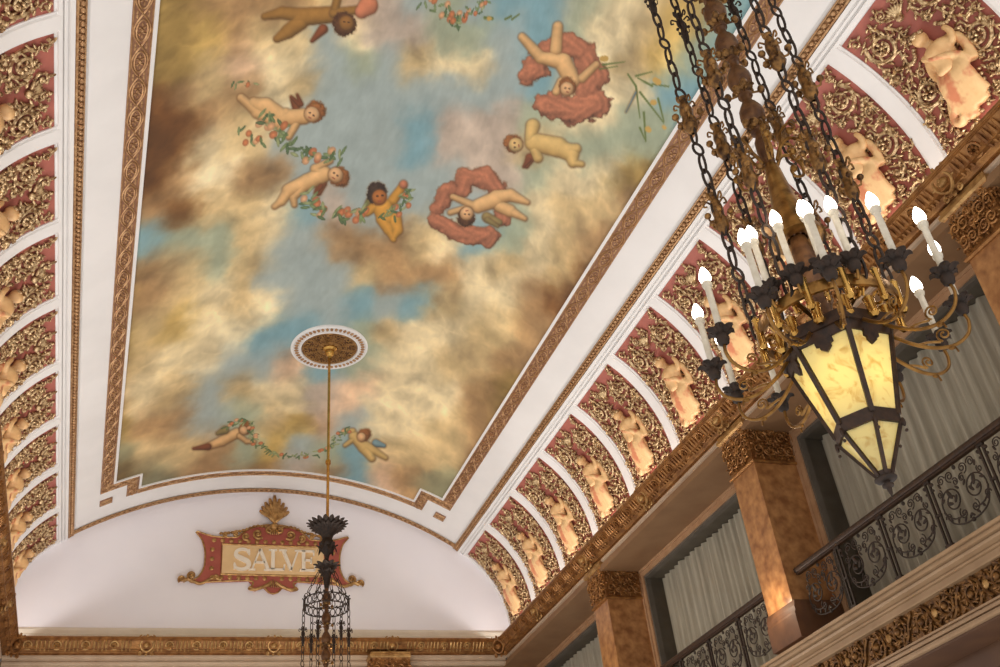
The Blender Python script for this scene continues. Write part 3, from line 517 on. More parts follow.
def voxel(b, name, size, smooth=6):
    """merge overlapping solids into one continuous skin"""
    me = b.mesh(name); o = bpy.data.objects.new(name, me); COL.objects.link(o)
    md = o.modifiers.new('r', 'REMESH'); md.mode = 'VOXEL'; md.voxel_size = size
    if smooth:
        ms = o.modifiers.new('s', 'SMOOTH'); ms.iterations = smooth; ms.factor = .5
    ev = o.evaluated_get(bpy.context.evaluated_depsgraph_get()); m2 = bpy.data.meshes.new_from_object(ev)
    bpy.data.objects.remove(o); V = np.empty(len(m2.vertices)*3); m2.vertices.foreach_get('co', V)
    r = MB(); r.add(V.reshape(-1, 3), [tuple(p.vertices) for p in m2.polygons]); return r
def body():
    b = MB()   # a draped standing cherub in half relief; s runs down the panel
    b.ell((.80, .03, .10), (.105, .09, .10), nu=12, nv=8); b.sweep([(.86, .02, .08), (.98, .01, .07)], [.05, .065], 8)
    b.sweep(crv([(.98, 0, .08), (1.10, -.01, .09), (1.28, .0, .09), (1.42, .03, .09)], 10), [.12, .155, .165, .165, .16, .155, .15, .155, .16, .14], 12)
    b.sweep(crv([(1.40, -.04, .08), (1.62, -.10, .11), (1.82, -.06, .08), (1.98, -.10, .06)], 10), np.linspace(.10, .045, 10), 8)
    b.sweep(crv([(1.40, .08, .08), (1.64, .12, .10), (1.84, .16, .08), (2.02, .13, .06)], 10), np.linspace(.10, .045, 10), 8)
    b.sweep(crv([(1.02, -.12, .08), (1.14, -.20, .10), (1.02, -.25, .08), (.90, -.22, .07)], 10), np.linspace(.06, .034, 10), 8)
    b.sweep(crv([(1.02, .12, .08), (1.18, .20, .09), (1.32, .21, .09), (1.42, .16, .12)], 10), np.linspace(.06, .034, 10), 8)
    return voxel(b, 'relief_figure', .018)
def drape():
    b = MB()
    for j, (t0, t1, s1) in enumerate(((-.13, -.12, 1.90), (-.07, -.06, 2.00), (.0, .04, 1.98), (.07, .14, 2.06), (.13, .22, 1.98), (.16, .28, 1.84))):
        b.sweep(crv([(1.30, t0*.8, .12), (1.5, t0*1.1, .17), (1.75, (t0+t1)*.5, .12), (s1, t1, .05)], 10), np.linspace(.055, .085, 10)*np.linspace(1, .8, 10), 8)
    b.sweep(crv([(1.00, .16, .10), (1.14, .02, .21), (1.32, -.16, .17), (1.50, -.22, .10)], 12), .05, 8)
    b.sweep(crv([(1.02, -.12, .04), (1.06, -.22, .04), (1.24, -.26, .04), (1.5, -.22, .05)], 14), np.linspace(.04, .07, 14), 8)
    b.sweep(crv([(1.50, .18, .06), (1.72, .30, .06), (1.90, .36, .06), (2.0, .28, .08), (1.94, .22, .1)], 14), np.linspace(.06, .05, 14), 8)
    return voxel(b, 'relief_drapery', .02, 5)
rb, bb_, db = relief(), body(), drape()
wide = lambda P: np.stack([.62+(P[..., 0]-.62)*1.06-.02, P[..., 1]*1.18, P[..., 2]*1.15], -1)
bb_.map(wide); db.map(wide)
hb = MB()
for j in range(26):
    a = rnd.uniform(0, 2*PI); e = rnd.uniform(.1, 1.1); hb.ell((.765-.075*math.cos(e)*.9, .04+.11*math.sin(a)*math.sin(e), .14+.06*math.cos(a)), .034, nu=6, nv=4)
rough_s = np.linspace(-.02, SL, 24)
ORD = ['nearest the end wall', 'second from the end wall', 'third from the end wall', 'fourth from the end wall', 'fifth from the end wall', 'sixth from the end wall',
       'seventh from the end wall', 'eighth from the end wall', 'ninth from the end wall', 'tenth from the end wall']
for sd, nm in ((-1, 'left'), (1, 'right')):
    f = cmap(sd); anc = f(np.array([SL, 0., 0.])); ms = {}
    gm = MB(); gm.grid(f(np.stack(np.meshgrid(rough_s, [-PW/2, PW/2], indexing='ij')+[np.full((24, 2), .008)], -1)))
    fr = MB()
    for t_ in (-PW/2+.02, PW/2-.02): fr.sweep(f(np.stack([rough_s, np.full(24, t_), np.full(24, .012)], -1)), .014, 4)
    sw = lambda P, f=f: f(P)-anc
    for key, bld, mt in (('red_ground', gm, 'red'), ('scrollwork', rb, 'gold_pale'), ('figure', bb_, 'peach'), ('drapery', db, 'drape'), ('hair', hb, 'gold_pale')):
        q = MB()
        if key == 'red_ground': q.join(bld, lambda P: P-anc)
        else: q.join(bld, sw)
        m_ = q.mesh(key, True, 50); m_.materials.append(M[mt]); ms[key] = m_
    for k in range(10):
        yc = 22.77-PP*k+PW/2; 
        if k == 0: yc = 23.54
        r = empty('relief_panel', (anc[0], yc, anc[2]), 'relief panel with cream figure, %s, %s cove' % (ORD[k], nm), 'relief panel', 'relief panels of the %s cove' % nm)
        if k == 0: r.scale.y = .945
        for key in ('red_ground', 'scrollwork', 'figure', 'drapery'):
            o = link(key, ms[key], r)
            if key == 'figure': link('hair', ms['hair'], o)

# ------------------------------------------------------------------ cornices and end wall
def flutes(b, fn, L0, L1, skip):
    n = int((L1-L0)/.084)
    for i in range(n):
        x = L0+(i+.5)*.084
        if min(abs((x-skip) % 2.94), 2.94-abs((x-skip) % 2.94)) < .2: continue
        ph = ((x-skip) % .588)
        if ph < .11 or ph > .478: continue
        m = MB(); m.sweep([(x, .035, -.085), (x, .068, -.14), (x, .125, -.205), (x, .20, -.265)], [.018, .028, .028, .018], 6); b.join(m, fn)
    x = skip-30*.588
    while x < L1:
        if x > L0 and min((x-skip) % 2.94, 2.94-(x-skip) % 2.94) > .1:
            m = MB(); th = np.linspace(0, 2*PI, 13)[:-1]
            m.sweep(np.stack([x+.085*np.cos(th), .105-.065*np.sin(th), -.165+.075*np.sin(th)], -1), .022, 5, closed=True)
            for j in range(6):
                a = j*PI/3; m.ell((x+.042*math.cos(a), .09-.03*math.sin(a), -.175+.035*math.sin(a)), .03, nu=5, nv=4)
            b.join(m, fn)
        x += .588
# profile: (distance back from the lip, height relative to the lip top)
GP = [(0, 0), (0, -.03), (.012, -.035), (.012, -.05), (.03, -.055), (.03, -.075), (.05, -.09), (.085, -.135), (.14, -.195), (.21, -.25), (.25, -.27), (.27, -.285), (.27, -.30), (.31, -.30), (.31, -.325), (.62, -.325), (.62, -.24), (.12, -.24), (.06, 0)]
CP_ = [(.30, -.325), (.30, -.37), (.335, -.385), (.335, -.43), (.36, -.435), (.36, -.455), (.315, -.47), (.315, -.50), (.345, -.515), (.345, -.555), (1.2, -.555), (1.2, -.325)]
LX, LZ = 5.48, 8.43
def side(sd, off=0.): return lambda P: np.stack([XC+sd*(LX+P[..., 1]), P[..., 0], LZ+P[..., 2]], -1)
def back(P): return np.stack([P[..., 0], 24.0+P[..., 1], LZ+.015+P[..., 2]], -1)
def boss(fn, x):
    m = MB(); th = np.linspace(0, 2*PI, 21)[:-1]
    m.ell((x, .10, -.15), (.085, .06, .10), np.array([[1, 0, 0], [0, .8, .55], [0, -.55, .8]]), nu=10, nv=7)
    m.sweep(np.stack([x+(.12+.02*np.cos(2*th))*np.cos(th), .10-.06*np.sin(th), -.16+.135*np.sin(th)], -1), .024, 6, closed=True)
    for s_ in (-1, 1):
        for z, r in ((.0, .045), (-.3, .035)):
            q = spiral((x+s_*.12, z), r*1.5, r*.4, PI/2, -1.3*s_, 14)
            m.sweep(np.stack([q[:, 0], np.full(14, .05 if z == 0 else .2), q[:, 1]-.02], -1), .017, 5)
        m.ell((x+s_*.17, .12, -.16), (.05, .03, .022), nu=6, nv=4); m.ell((x+s_*.07, .03, .0), (.05, .03, .03), nu=6, nv=4)
    m.ell((x, .02, .02), (.03, .03, .045), nu=6, nv=5); m.ell((x, .22, -.32), (.035, .03, .05), nu=6, nv=5); m.ell((x, .045, -.15), .03, nu=7, nv=5)
    q = MB(); q.join(m, fn); return q
for sd, nm in ((-1, 'left'), (1, 'right')):
    b = MB(); b.prism([(XC+sd*(LX+d), LZ+z) for d, z in GP], Y0, [24.0+d for d, z in GP])
    fl_ = MB(); flutes(fl_, side(sd), Y0, 24.0, 12.84)
    tn += 1; cor = struct(b.build('trim_%d' % tn, 'gold_cornice', smooth=False)); fl_.build('fluting', 'gold_cornice', cor)
    for i in range(9):
        y = 21.66-2.94*i
        if y > Y0+.5:
            o = boss(side(sd), y).build('cornice_boss', 'gold', cor)
    b = MB(); b.prism([(XC+sd*(LX+d), LZ+z) for d, z in CP_], Y0, [min(24.0+d, YE+.1) for d, z in CP_])
    tn += 1; struct(b.build('trim_%d' % tn, 'cream2', smooth=False))
b = MB(); b.prism([(24.0+d, LZ+.015+z) for d, z in GP], [XC-LX-d for d, z in GP], [XC+LX+d for d, z in GP], 'X')
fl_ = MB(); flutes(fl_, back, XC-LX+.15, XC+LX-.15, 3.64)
tn += 1; cor = struct(b.build('trim_%d' % tn, 'gold_cornice', smooth=False)); fl_.build('fluting', 'gold', cor)  # lighter flutes on a darker body: groove shade put into the colours
for i in (-1, 0, 1): boss(back, 3.62+2.82*i).build('cornice_boss', 'gold', cor)
for sd in (-1, 1):
    q = boss(lambda P: rotz(P*np.array([1, 1, 1.15])-np.array([0, .1, 0]), -sd*PI/4)+np.array([XC+sd*(LX+.02), 24.02, LZ+.0]), 0.)
    q.build('cornice_boss', 'gold_cornice', cor)
b = MB(); b.prism([(24.0+d, LZ+.015+z) for d, z in CP_[:-2]]+[(YE+.05, LZ-.54), (YE+.05, LZ-.3)], XC-LX-.3, XC+LX+.3, 'X')
tn += 1; struct(b.build('trim_%d' % tn, 'cream2', sharp=25))
b = MB(); b.prism([(YE, 8.2), (YE-.16, 8.2), (YE-.16, 8.50), (YE-.13, 8.53), (YE-.13, 8.60), (YE-.09, 8.63), (YE-.09, 8.72), (YE-.04, 8.78), (YE, 8.80)], XC-6.06, XC+6.06, 'X')
tn += 1; struct(b.build('trim_%d' % tn, 'cream', sharp=25))
# end wall: lunette above, brown wall below
af = np.concatenate([cp[::-1][:, 0]*-1, np.linspace(-4.98, 4.98, 60), cp[:, 0]]); zf = np.concatenate([cp[::-1][:, 1], vz(np.linspace(-4.98, 4.98, 60)), cp[:, 1]])
b = MB(); b.grid(np.stack([np.stack([XC+af, np.full(len(af), YE), zf+.03], -1), np.stack([XC+af, np.full(len(af), YE), np.minimum(zf, 8.0)], -1)]))
struct(b.build('wall_end', 'lunette', smooth=False))
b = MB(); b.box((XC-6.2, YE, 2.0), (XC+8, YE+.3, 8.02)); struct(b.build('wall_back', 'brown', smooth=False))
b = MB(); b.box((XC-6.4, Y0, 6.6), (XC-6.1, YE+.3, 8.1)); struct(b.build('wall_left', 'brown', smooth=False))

# ------------------------------------------------------------------ SALVE sign
sg = (3.62, YE, 10.5)
sign = empty('wall_sign', sg, 'red and gold scrolled SALVE sign on the pale end wall', 'sign')
def sfn(P): return np.stack([P[..., 0]*.955, -P[..., 2], P[..., 1]*.97], -1)   # (x, z, out)
def plate(b, poly, d0, d1):
    n = len(poly); V = [(x, z, d0) for x, z in poly]+[(x, z, d1) for x, z in poly]
    b.add(V, [(i, (i+1) % n, n+(i+1) % n, n+i) for i in range(n)]+[tuple(range(n, 2*n))])
half = [(0, .98), (.25, .97), (.62, .86), (.85, .70), (1.0, .60), (1.55, .61), (1.97, .72), (1.83, .52), (1.74, .25), (1.72, 0), (1.74, -.25), (1.86, -.48), (2.06, -.60), (1.86, -.64), (1.55, -.60), (.62, -.55), (.52, -.66), (.62, -.76), (.45, -.80), (.25, -.72), (.12, -.84), (0, -.88)]
poly = half+[(-x, z) for x, z in half[::-1][1:-1]]
b = MB(); plate(b, poly, .0, .07); b.map(sfn).build('red_board', 'sign_red', sign, sharp=30)
b = MB()
for i in range(len(poly)):
    pass
pc = crv(poly+[poly[0]], 150); b.sweep(with_h(pc[:-1], .07), .022, 5, closed=True)
b.sweep([(-1.32, .40, .075), (1.32, .40, .075), (1.32, -.40, .075), (-1.32, -.40, .075)], .03, 5, closed=True)
for i in range(15):
    x = -1.52+i*3.04/14
    for z in (.50, -.485):
        if abs(x) > .12 or z > 0: b.ell((x, z, .07), (.062, .062, .035), nu=8, nv=5)
for z in (.25, 0, -.25):
    for s_ in (-1, 1): b.ell((s_*1.55, z, .07), (.062, .062, .035), nu=8, nv=5)
for s_ in (-1, 1):
    for c, r, a0, tu in (((.42, .70), .15, -2.4, 1.5), ((.72, .62), .11, -2.0, 1.4), ((.98, .68), .08, 2.2, -1.4), ((1.24, .66), .07, -2, 1.3)):
        q = spiral(c, r, r*.25, a0, tu, 24); q[:, 0] *= s_; b.sweep(with_h(q, .11), np.linspace(.034, .02, 24), 6); b.ell((s_*c[0], c[1], .12), r*.32, nu=7, nv=5)
    for i, (x, z) in enumerate(crv([(.12, .90), (.45, .92), (.75, .80), (1.05, .72), (1.35, .68)], 14)):
        b.ell((s_*x, z, .10), (.06, .04, .045), nu=6, nv=4)
    q = crv([(1.30, -.56), (1.52, -.52), (1.78, -.66), (1.95, -.62), (2.10, -.56), (2.22, -.60)], 30); q[:, 0] *= s_
    b.sweep(with_h(q, .09), np.linspace(.03, .05, 30), 6)
    for c, r in (((2.02, -.46), .11), ((2.25, -.56), .09), ((1.42, -.50), .07)):
        q = spiral(c, r, r*.25, -1, 1.5, 20); q[:, 0] *= s_; b.sweep(with_h(q, .1), np.linspace(.036, .022, 20), 6); b.ell((s_*c[0], c[1], .11), r*.4, nu=7, nv=5)
    q = crv([(.05, -.60), (.22, -.70), (.45, -.78), (.60, -.72)], 14); q[:, 0] *= s_; b.sweep(with_h(q, .09), np.linspace(.05, .03, 14), 6)
for j in range(5): b.ell((.055*(j-2), -.62-.02*abs(j-2), .10), (.022, .13-.02*abs(j-2), .03), nu=6, nv=5)
b.map(sfn).build('gilded_frame', 'gold', sign)
b = MB()   # palmette crest
for j in range(9):
    a = (j-4)*.17; l = .56-.06*abs(j-4)
    q = np.array([(math.sin(a)*u*(1+.25*abs(j-4)*.3)*1.0+0, 1.02+math.cos(a)*u, .12+.06*math.sin(u/l*PI)) for u in np.linspace(0, l*1.45, 8)])
    b.sweep(q, [.035, .05, .055, .06, .062, .062, .055, .036], 6, flat=.7)
b.ell((0, .92, .12), (.12, .10, .08)); 
for s_ in (-1, 1): q = spiral((s_*.13, .80), .09, .03, PI/2, -1.2*s_, 16); b.sweep(with_h(q, .12), .035, 6)
for j in range(5): b.ell((.05*(j-2), .80, .11), (.026, .13, .04), nu=6, nv=5)
b.map(sfn).build('palmette_crest', 'gold', sign)
b = MB(); plate(b, [(-1.30, .38), (1.30, .38), (1.30, -.38), (-1.30, -.38)], .06, .085); b.map(sfn).build('ochre_panel', 'sign_panel', sign, smooth=False)
# raised roman capitals S A L V E, drawn stroke by stroke
def stroke(b, p, w, d0=.08, d1=.15):
    (x0, z0), (x1, z1) = p; L = math.hypot(x1-x0, z1-z0); nx, nz = -(z1-z0)/L*w/2, (x1-x0)/L*w/2
    plate(b, [(x0+nx, z0+nz), (x0-nx, z0-nz), (x1-nx, z1-nz), (x1+nx, z1+nz)], d0, d1)
def serif(b, x, z, w): plate(b, [(x-w/2, z-.022), (x+w/2, z-.022), (x+w/2, z+.022), (x-w/2, z+.022)], .08, .127)
H = .27
def letter(ch, x):
    b = MB()
    if ch == 'S':
        q = crv([(x+.17, .17), (x+.10, .245), (x-.03, .265), (x-.15, .20), (x-.15, .09), (x-.02, .02), (x+.13, -.06), (x+.165, -.17), (x+.07, -.255), (x-.06, -.265), (x-.16, -.22), (x-.19, -.14)], 44)
        T = np.gradient(q, axis=0); T /= np.linalg.norm(T, axis=1)[:, None]; Nn = np.stack([-T[:, 1], T[:, 0]], -1)
        wd = .034+.032*np.exp(-((np.arange(44)-21.5)/9)**2)
        ring = np.vstack([q+Nn*wd[:, None], (q-Nn*wd[:, None])])
        V = np.concatenate([with_h(q+Nn*wd[:, None], .08), with_h(q+Nn*wd[:, None], .125), with_h(q-Nn*wd[:, None], .125), with_h(q-Nn*wd[:, None], .08)]).reshape(4, 44, 3)
        b.grid(V); b.box((x+.15, .12, .08), (x+.19, .27, .126)); b.box((x-.21, -.27, .08), (x-.17, -.10, .126))
    elif ch == 'A':
        stroke(b, ((x-.19, -H), (x+.0, H)), .045); stroke(b, ((x+.21, -H), (x+.0, H)), .085); stroke(b, ((x-.12, -.08), (x+.13, -.08)), .045)
        serif(b, x-.19, -H, .17); serif(b, x+.21, -H, .2)
    elif ch == 'L':
        stroke(b, ((x-.10, -H), (x-.10, H)), .09); serif(b, x-.10, H, .21); stroke(b, ((x-.2, -H+.01), (x+.2, -H+.01)), .045); stroke(b, ((x+.185, -H), (x+.2, -.12)), .04)
    elif ch == 'V':
        stroke(b, ((x-.19, H), (x+.02, -H)), .085); stroke(b, ((x+.2, H), (x+.02, -H)), .045); serif(b, x-.19, H, .2); serif(b, x+.2, H, .17)
    elif ch == 'E':
        stroke(b, ((x-.10, -H), (x-.10, H)), .09); stroke(b, ((x-.2, H-.01), (x+.17, H-.01)), .045); stroke(b, ((x-.2, -H+.01), (x+.19, -H+.01)), .045)
        stroke(b, ((x-.08, .01), (x+.10, .01)), .045); stroke(b, ((x+.165, H), (x+.165, .14)), .035); stroke(b, ((x+.185, -H), (x+.195, -.13)), .035); stroke(b, ((x+.10, .09), (x+.10, -.07)), .035)
    return b.map(sfn)
for ch, x in zip('SALVE', (-.80, -.36, .07, .42, .86)): letter(ch, x).build('raised_letter', 'letter', sign, smooth=False)

# ------------------------------------------------------------------ right-hand gallery
PX, ZS = 9.45, 7.87
PIERS = [(6.59, 'nearest the lit chandelier, at the right edge'), (12.47, 'between the two large curtained windows'), (18.35, 'furthest along the gallery, by the end wall')]
def capital_relief(b, w, z0, z1):
    """acanthus and scrolls on a face; local x along the face, z up, out = h"""
    h = z1-z0
    def lf(x, z, a, l, t=.03): b.ell((x*w+math.cos(a)*l*.4, z0+z*h+math.sin(a)*l*.4, t), (l*.55, l*.2, .028), np.array([[math.cos(a), -math.sin(a), 0], [math.sin(a), math.cos(a), 0], [0, 0, 1]]), nu=6, nv=4)
    for s_ in (-1, 1):
        for cx_, cz, r, tu in ((.15, .25, .15, 1.5), (.36, .28, .15, -1.5), (.22, .64, .17, -1.6), (.42, .66, .12, 1.4), (.07, .83, .10, 1.4), (.36, .90, .09, 1.3), (.05, .48, .08, -1.3)):
            q = spiral((cx_*w, z0+cz*h), r*h*1.2, r*h*.35, 2+cx_*9, tu, 20); q[:, 0] *= s_; b.sweep(with_h(q, .04), np.linspace(.017, .011, 20), 5)
            b.ell((s_*cx_*w, z0+cz*h, .045), .022, nu=6, nv=4)
            for k in range(7):
                a = k*.9+cx_*7; lf(s_*cx_+s_*math.cos(a)*r*h*1.2/w, cz+math.sin(a)*r*1.2, a if s_ > 0 else PI-a, .05)
    for k in range(7): lf(0, .05+k*.13, PI/2+(.7 if k % 2 else -.7), .09, .04)
    for i in range(60): lf(rnd.uniform(-.47, .47), rnd.uniform(.03, .97), rnd.uniform(0, 2*PI), rnd.uniform(.035, .06), .02)
    return b
def pier(x0, y0, wy, wx, zb, zc_, zt, label, front=True, depth=.85):
    base = (x0+wx/2, y0+wy/2, zb)
    r = empty('marble_pier', base, label, 'pier', 'amber marble piers' if label else None)
    ox, oy = -wx/2, -wy/2
    s = MB(); s.box((ox, oy, .55), (-ox, -oy, zc_-zb+.02)); s.build('shaft', 'marble', r, smooth=False)
    p = MB(); p.prism([(ox-.05, 0), (ox-.05, .36), (ox-.03, .40), (ox-.03, .47), (ox-.0, .56), (-ox, .56), (-ox, 0)], oy-.05, -oy+.05); p.build('plinth', 'plinth', r, smooth=False)
    a, c = zc_-zb, zt-zb
    k = MB()
    k.grid([[(ox-f, oy-f, z), (ox-f, -oy+f, z), (-ox, -oy+f, z), (-ox, oy-f, z)] for z, f in ((a, .0), (a, .03), (a+.03, .045), (a+.06, .03), (a+.07, .0), (c-.18, .03), (c-.14, .06))], cv=True)
    cb = MB(); h0, h1 = a+.07, c-.14
    f1 = MB(); capital_relief(f1, wy, h0, h1); cb.join(f1, lambda P: np.stack([ox-P[..., 2]-.01, P[..., 0], P[..., 1]], -1))
    f2 = MB(); capital_relief(f2, wx, h0, h1); cb.join(f2, lambda P: np.stack([P[..., 0], oy-P[..., 2]-.01, P[..., 1]], -1))
    ko = k.build('capital', 'gold_cornice', r, sharp=30); cb.build('leafwork', 'gold_cornice', ko)
    ab = MB(); ab.grid([[(ox-f, oy-f, z), (ox-f, -oy+f, z), (-ox, -oy+f, z), (-ox, oy-f, z)] for z, f in ((c-.15, .05), (c-.11, .085), (c-.06, .085), (c-.04, .06), (c, .06))], cv=True); ab.build('abacus', 'gold', ko, sharp=30)
    return r
for y, w in PIERS: pier(PX, y, .68, .82, 4.42, 7.28, 8.10, 'amber marble pier with gilded capital, '+w)
pw = pier(5.93, YE-.47, .38, .90, 2.2, 7.1, 8.08, None); pw.name = 'pilaster'; struct(pw)
# soffit and window wall
b = MB(); b.box((9.40, Y0, ZS), (11.2, YE, ZS+.12)); struct(b.build('soffit', 'brown', smooth=False))
BAYS = [(7.27, 12.47, 'right-hand'), (13.15, 18.35, 'middle'), (19.03, 24.40, 'far'), (1.39, 6.59, 'near')]
XW = 10.28
for i, (y0, y1, nm) in enumerate(BAYS):
    def rect(b, x0, x1, m_, w): # a frame of four mitred-looking bars
        ya, yb_, za, zb = y0+m_, y1-m_, 4.42, ZS-m_
        b.box((x0, ya, za), (x1, ya+w, zb)); b.box((x0, yb_-w, za), (x1, yb_, zb)); b.box((x0, ya+w, zb-w), (x1, yb_-w, zb))
    w_ = MB(); rect(w_, XW+.03, XW+.55, .135, .05)
    wn = w_.build('window_%d' % (i+1), 'reveal', smooth=False); struct(wn)
    f_ = MB(); rect(f_, XW-.0, XW+.10, .0, .14); rect(f_, XW-.03, XW+.03, .0, .05); o = f_.build('window_frame', 'frame', wn, smooth=False)
    g_ = MB(); g_.add([(XW+.14, y0+.17, 4.45), (XW+.14, y1-.17, 4.45), (XW+.14, y1-.17, ZS-.17), (XW+.14, y0+.17, ZS-.17)], [(0, 3, 2, 1)]); g_.build('window_pane', 'glass', wn, smooth=False)
    ys = np.linspace(y0+.2, y1-.2, 520); R = np.random.RandomState(i)
    ph = np.cumsum(R.uniform(.4, 1.6, 520))*.26
    fold = .05*np.sin(ph)+.02*np.sin(ph*.37+1)+.03*np.sin(ys*2.1)
    zz = np.array([4.44, 5.5, 6.6, ZS-.2]); c_ = MB()
    c_.grid(np.stack([np.stack([XW+.42+fold*(1.15-.12*k), ys, np.full(520, z)], -1) for k, z in enumerate(zz)]))
    cu = c_.build('curtain', 'curtain')
    cu.data.transform(Matrix.Translation((0, -(y0+y1)/2, -4.44))); cu.location = (0, (y0+y1)/2, 4.44+Z0)
    cu.data.transform(Matrix.Translation((-(XW+.42), 0, 0))); cu.location.x = XW+.42
    tag(cu, {'right-hand': 'grey pleated curtain in the large window behind the lit lantern', 'middle': 'grey pleated curtain in the window between the first and second marble piers',
             'far': 'grey pleated curtain in the window bay next to the end wall', 'near': 'grey pleated curtain at the right edge beyond the nearest marble pier'}[nm], 'curtain', 'gallery curtains')
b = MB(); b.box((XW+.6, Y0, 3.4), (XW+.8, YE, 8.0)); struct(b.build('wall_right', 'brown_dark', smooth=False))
# balcony ledge with gilded frieze
BP = [(9.25, 4.30), (9.25, 4.262), (9.30, 4.262), (9.30, 4.245), (9.28, 4.24), (9.28, 4.205), (9.345, 4.20), (9.345, 4.185), (9.32, 4.18), (9.325, 4.15), (9.40, 4.12), (9.40, 4.105), (9.375, 4.10), (9.375, 4.08), (9.42, 4.075), (9.42, 4.005), (9.385, 4.0), (9.385, 3.975), (9.47, 3.97),
      (9.47, 3.60), (9.40, 3.595), (9.40, 3.57), (9.43, 3.565), (9.43, 3.55), (9.36, 3.53), (9.36, 3.495), (9.40, 3.49), (9.40, 3.48), (9.33, 3.46), (9.33, 3.43), (9.30, 3.425), (9.30, 3.395), (11.0, 3.395), (11.0, 4.42), (9.50, 4.42), (9.45, 4.30)]
b = MB(); b.prism(BP, Y0, YE-.05); bal = struct(b.build('balcony', 'balcony', smooth=False))
fz = MB(); R = random.Random(2)
fz.box((0, 0, 0), (0, 0, 0)) if False else None
def frz(P): return np.stack([9.468-P[..., 2], P[..., 0], P[..., 1]], -1)
y = 5.0; up = 1
g0 = MB(); g0.grid(frz(np.array([[(Y0, 3.605, .004), (YE-.1, 3.605, .004)], [(Y0, 3.97, .004), (YE-.1, 3.97, .004)]]))); g0.build('frieze_ground', 'gold_dark', bal)
while y < 16.6:
    m = MB(); c = (y, 3.785+.02*up)
    q = spiral(c, .17, .05, -PI/2*up+PI, 1.6*up, 30); m.sweep(with_h(q, .03), np.linspace(.022, .014, 30), 5)
    for j in range(14):
        i = int(j*1.8); d = q[i+1]-q[i]; a = math.atan2(d[1], d[0])-.7*up; ca, sa = math.cos(a), math.sin(a)
        m.ell((q[i][0]+ca*.04, q[i][1]+sa*.04, .03), (.055, .017, .025), np.array([[ca, -sa, 0], [sa, ca, 0], [0, 0, 1]]), nu=6, nv=4)
    m.ell((c[0], c[1], .045), (.05, .05, .045), nu=8, nv=5)
    s1 = crv([(y+.16, 3.785-.15*up), (y+.25, 3.785-.05*up), (y+.31, 3.785+.08*up), (y+.40, 3.785+.17*up)], 14); m.sweep(with_h(s1, .025), .02, 5)
    for j in range(24):
        a = R.uniform(0, 2*PI); ca, sa = math.cos(a), math.sin(a)
        m.ell((y+R.uniform(-.26, .3), 3.785+R.uniform(-.16, .16), .015), (R.uniform(.03, .05), .014, .022), np.array([[ca, -sa, 0], [sa, ca, 0], [0, 0, 1]]), nu=5, nv=4)
    fz.join(m, frz); y += .46; up = -up
fz.build('frieze_scrollwork', 'gold_dark', bal)
bd = MB()
y = 5.2
while y < 16.5: bd.ell((9.43, y, 3.79), (.03, .05, .06), nu=8, nv=5); y += .92
bd.build('frieze_mask', 'gold', bal)
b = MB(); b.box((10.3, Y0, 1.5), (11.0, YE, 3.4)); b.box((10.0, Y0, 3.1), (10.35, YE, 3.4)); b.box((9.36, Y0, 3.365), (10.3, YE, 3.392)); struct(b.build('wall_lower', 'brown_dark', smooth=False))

# ------------------------------------------------------------------ wrought-iron balustrades
def scroll_panel(w, h):
    b = MB()
    def tb(q, r=.011): q = np.asarray(q); b.sweep(np.stack([np.zeros(len(q)), q[:, 0], q[:, 1]], -1), r, 5)
    def lf(x, z, a, l):
        b.ell((0, x+math.cos(a)*l*.4, z+math.sin(a)*l*.4), (.012, l*.5, l*.2), np.array([[1, 0, 0], [0, math.cos(a), -math.sin(a)], [0, math.sin(a), math.cos(a)]]), nu=6, nv=4)
    for s_ in (-1, 1):
        S = lambda q: np.asarray(q)*[s_, 1]
        q = spiral((w*.24, h*.50), h*.31, h*.07, -2.2, 1.9, 40); tb(S(q)); lf(s_*w*.23, h*.54, 1.2*s_ if s_ > 0 else PI-1.2, .16); lf(s_*w*.25, h*.46, .4 if s_ > 0 else PI-.4, .12); lf(s_*w*.2, h*.46, 2.2 if s_ > 0 else PI-2.2, .12)
        tb(S(spiral((w*.14, h*.87), h*.10, h*.025, -1.5, 1.6, 18)), .009); tb(S(spiral((w*.32, h*.88), h*.09, h*.025, 3, -1.6, 18)), .009)
        tb(S(spiral((w*.43, h*.70), h*.07, h*.02, 2, 1.4, 16)), .009); tb(S(spiral((w*.41, h*.30), h*.075, h*.02, 0, 1.4, 16)), .009)
        tb(S(spiral((w*.12, h*.24), h*.10, h*.025, 1.2, -1.5, 18)), .009)
        tb(S(crv([(0, h*.08), (w*.2, h*.1), (w*.38, h*.2), (w*.47, h*.42)], 16)), .011); tb(S(spiral((w*.07, h*.74), h*.07, h*.02, 1, 1.5, 16)), .009)
        for x, z, a in ((.05, .12, 2.4), (.16, .11, 2.2), (.28, .15, 2.0), (.38, .22, 1.6), (.45, .55, 2.6), (.05, .62, .8), (.37, .78, 1.2)):
            lf(s_*w*x, h*z, a if s_ > 0 else PI-a, .09)
    b.ell((0, 0, h*.95), (.02, .03, .03)); b.ell((0, 0, h*.08), (.02, .035, .03))
    return b
RX, RZ = 9.62, 5.46
def post():
    b = MB(); h = .90
    for d in (-.035, .035): b.box((-.014, d-.013, 0), (.014, d+.013, h)); b.ell((0, d*1.9, h-.07), .026); b.ell((0, d*1.9, h-.15), .018)
    b.box((-.025, -.06, 0), (.025, .06, .05)); b.box((-.02, -.055, h-.03), (.02, .055, h)); b.box((-.018, -.05, .42), (.018, .05, .45)); return b
pm = post().mesh('post', True, 30); pm.materials.append(M['iron'])
pmesh = {}
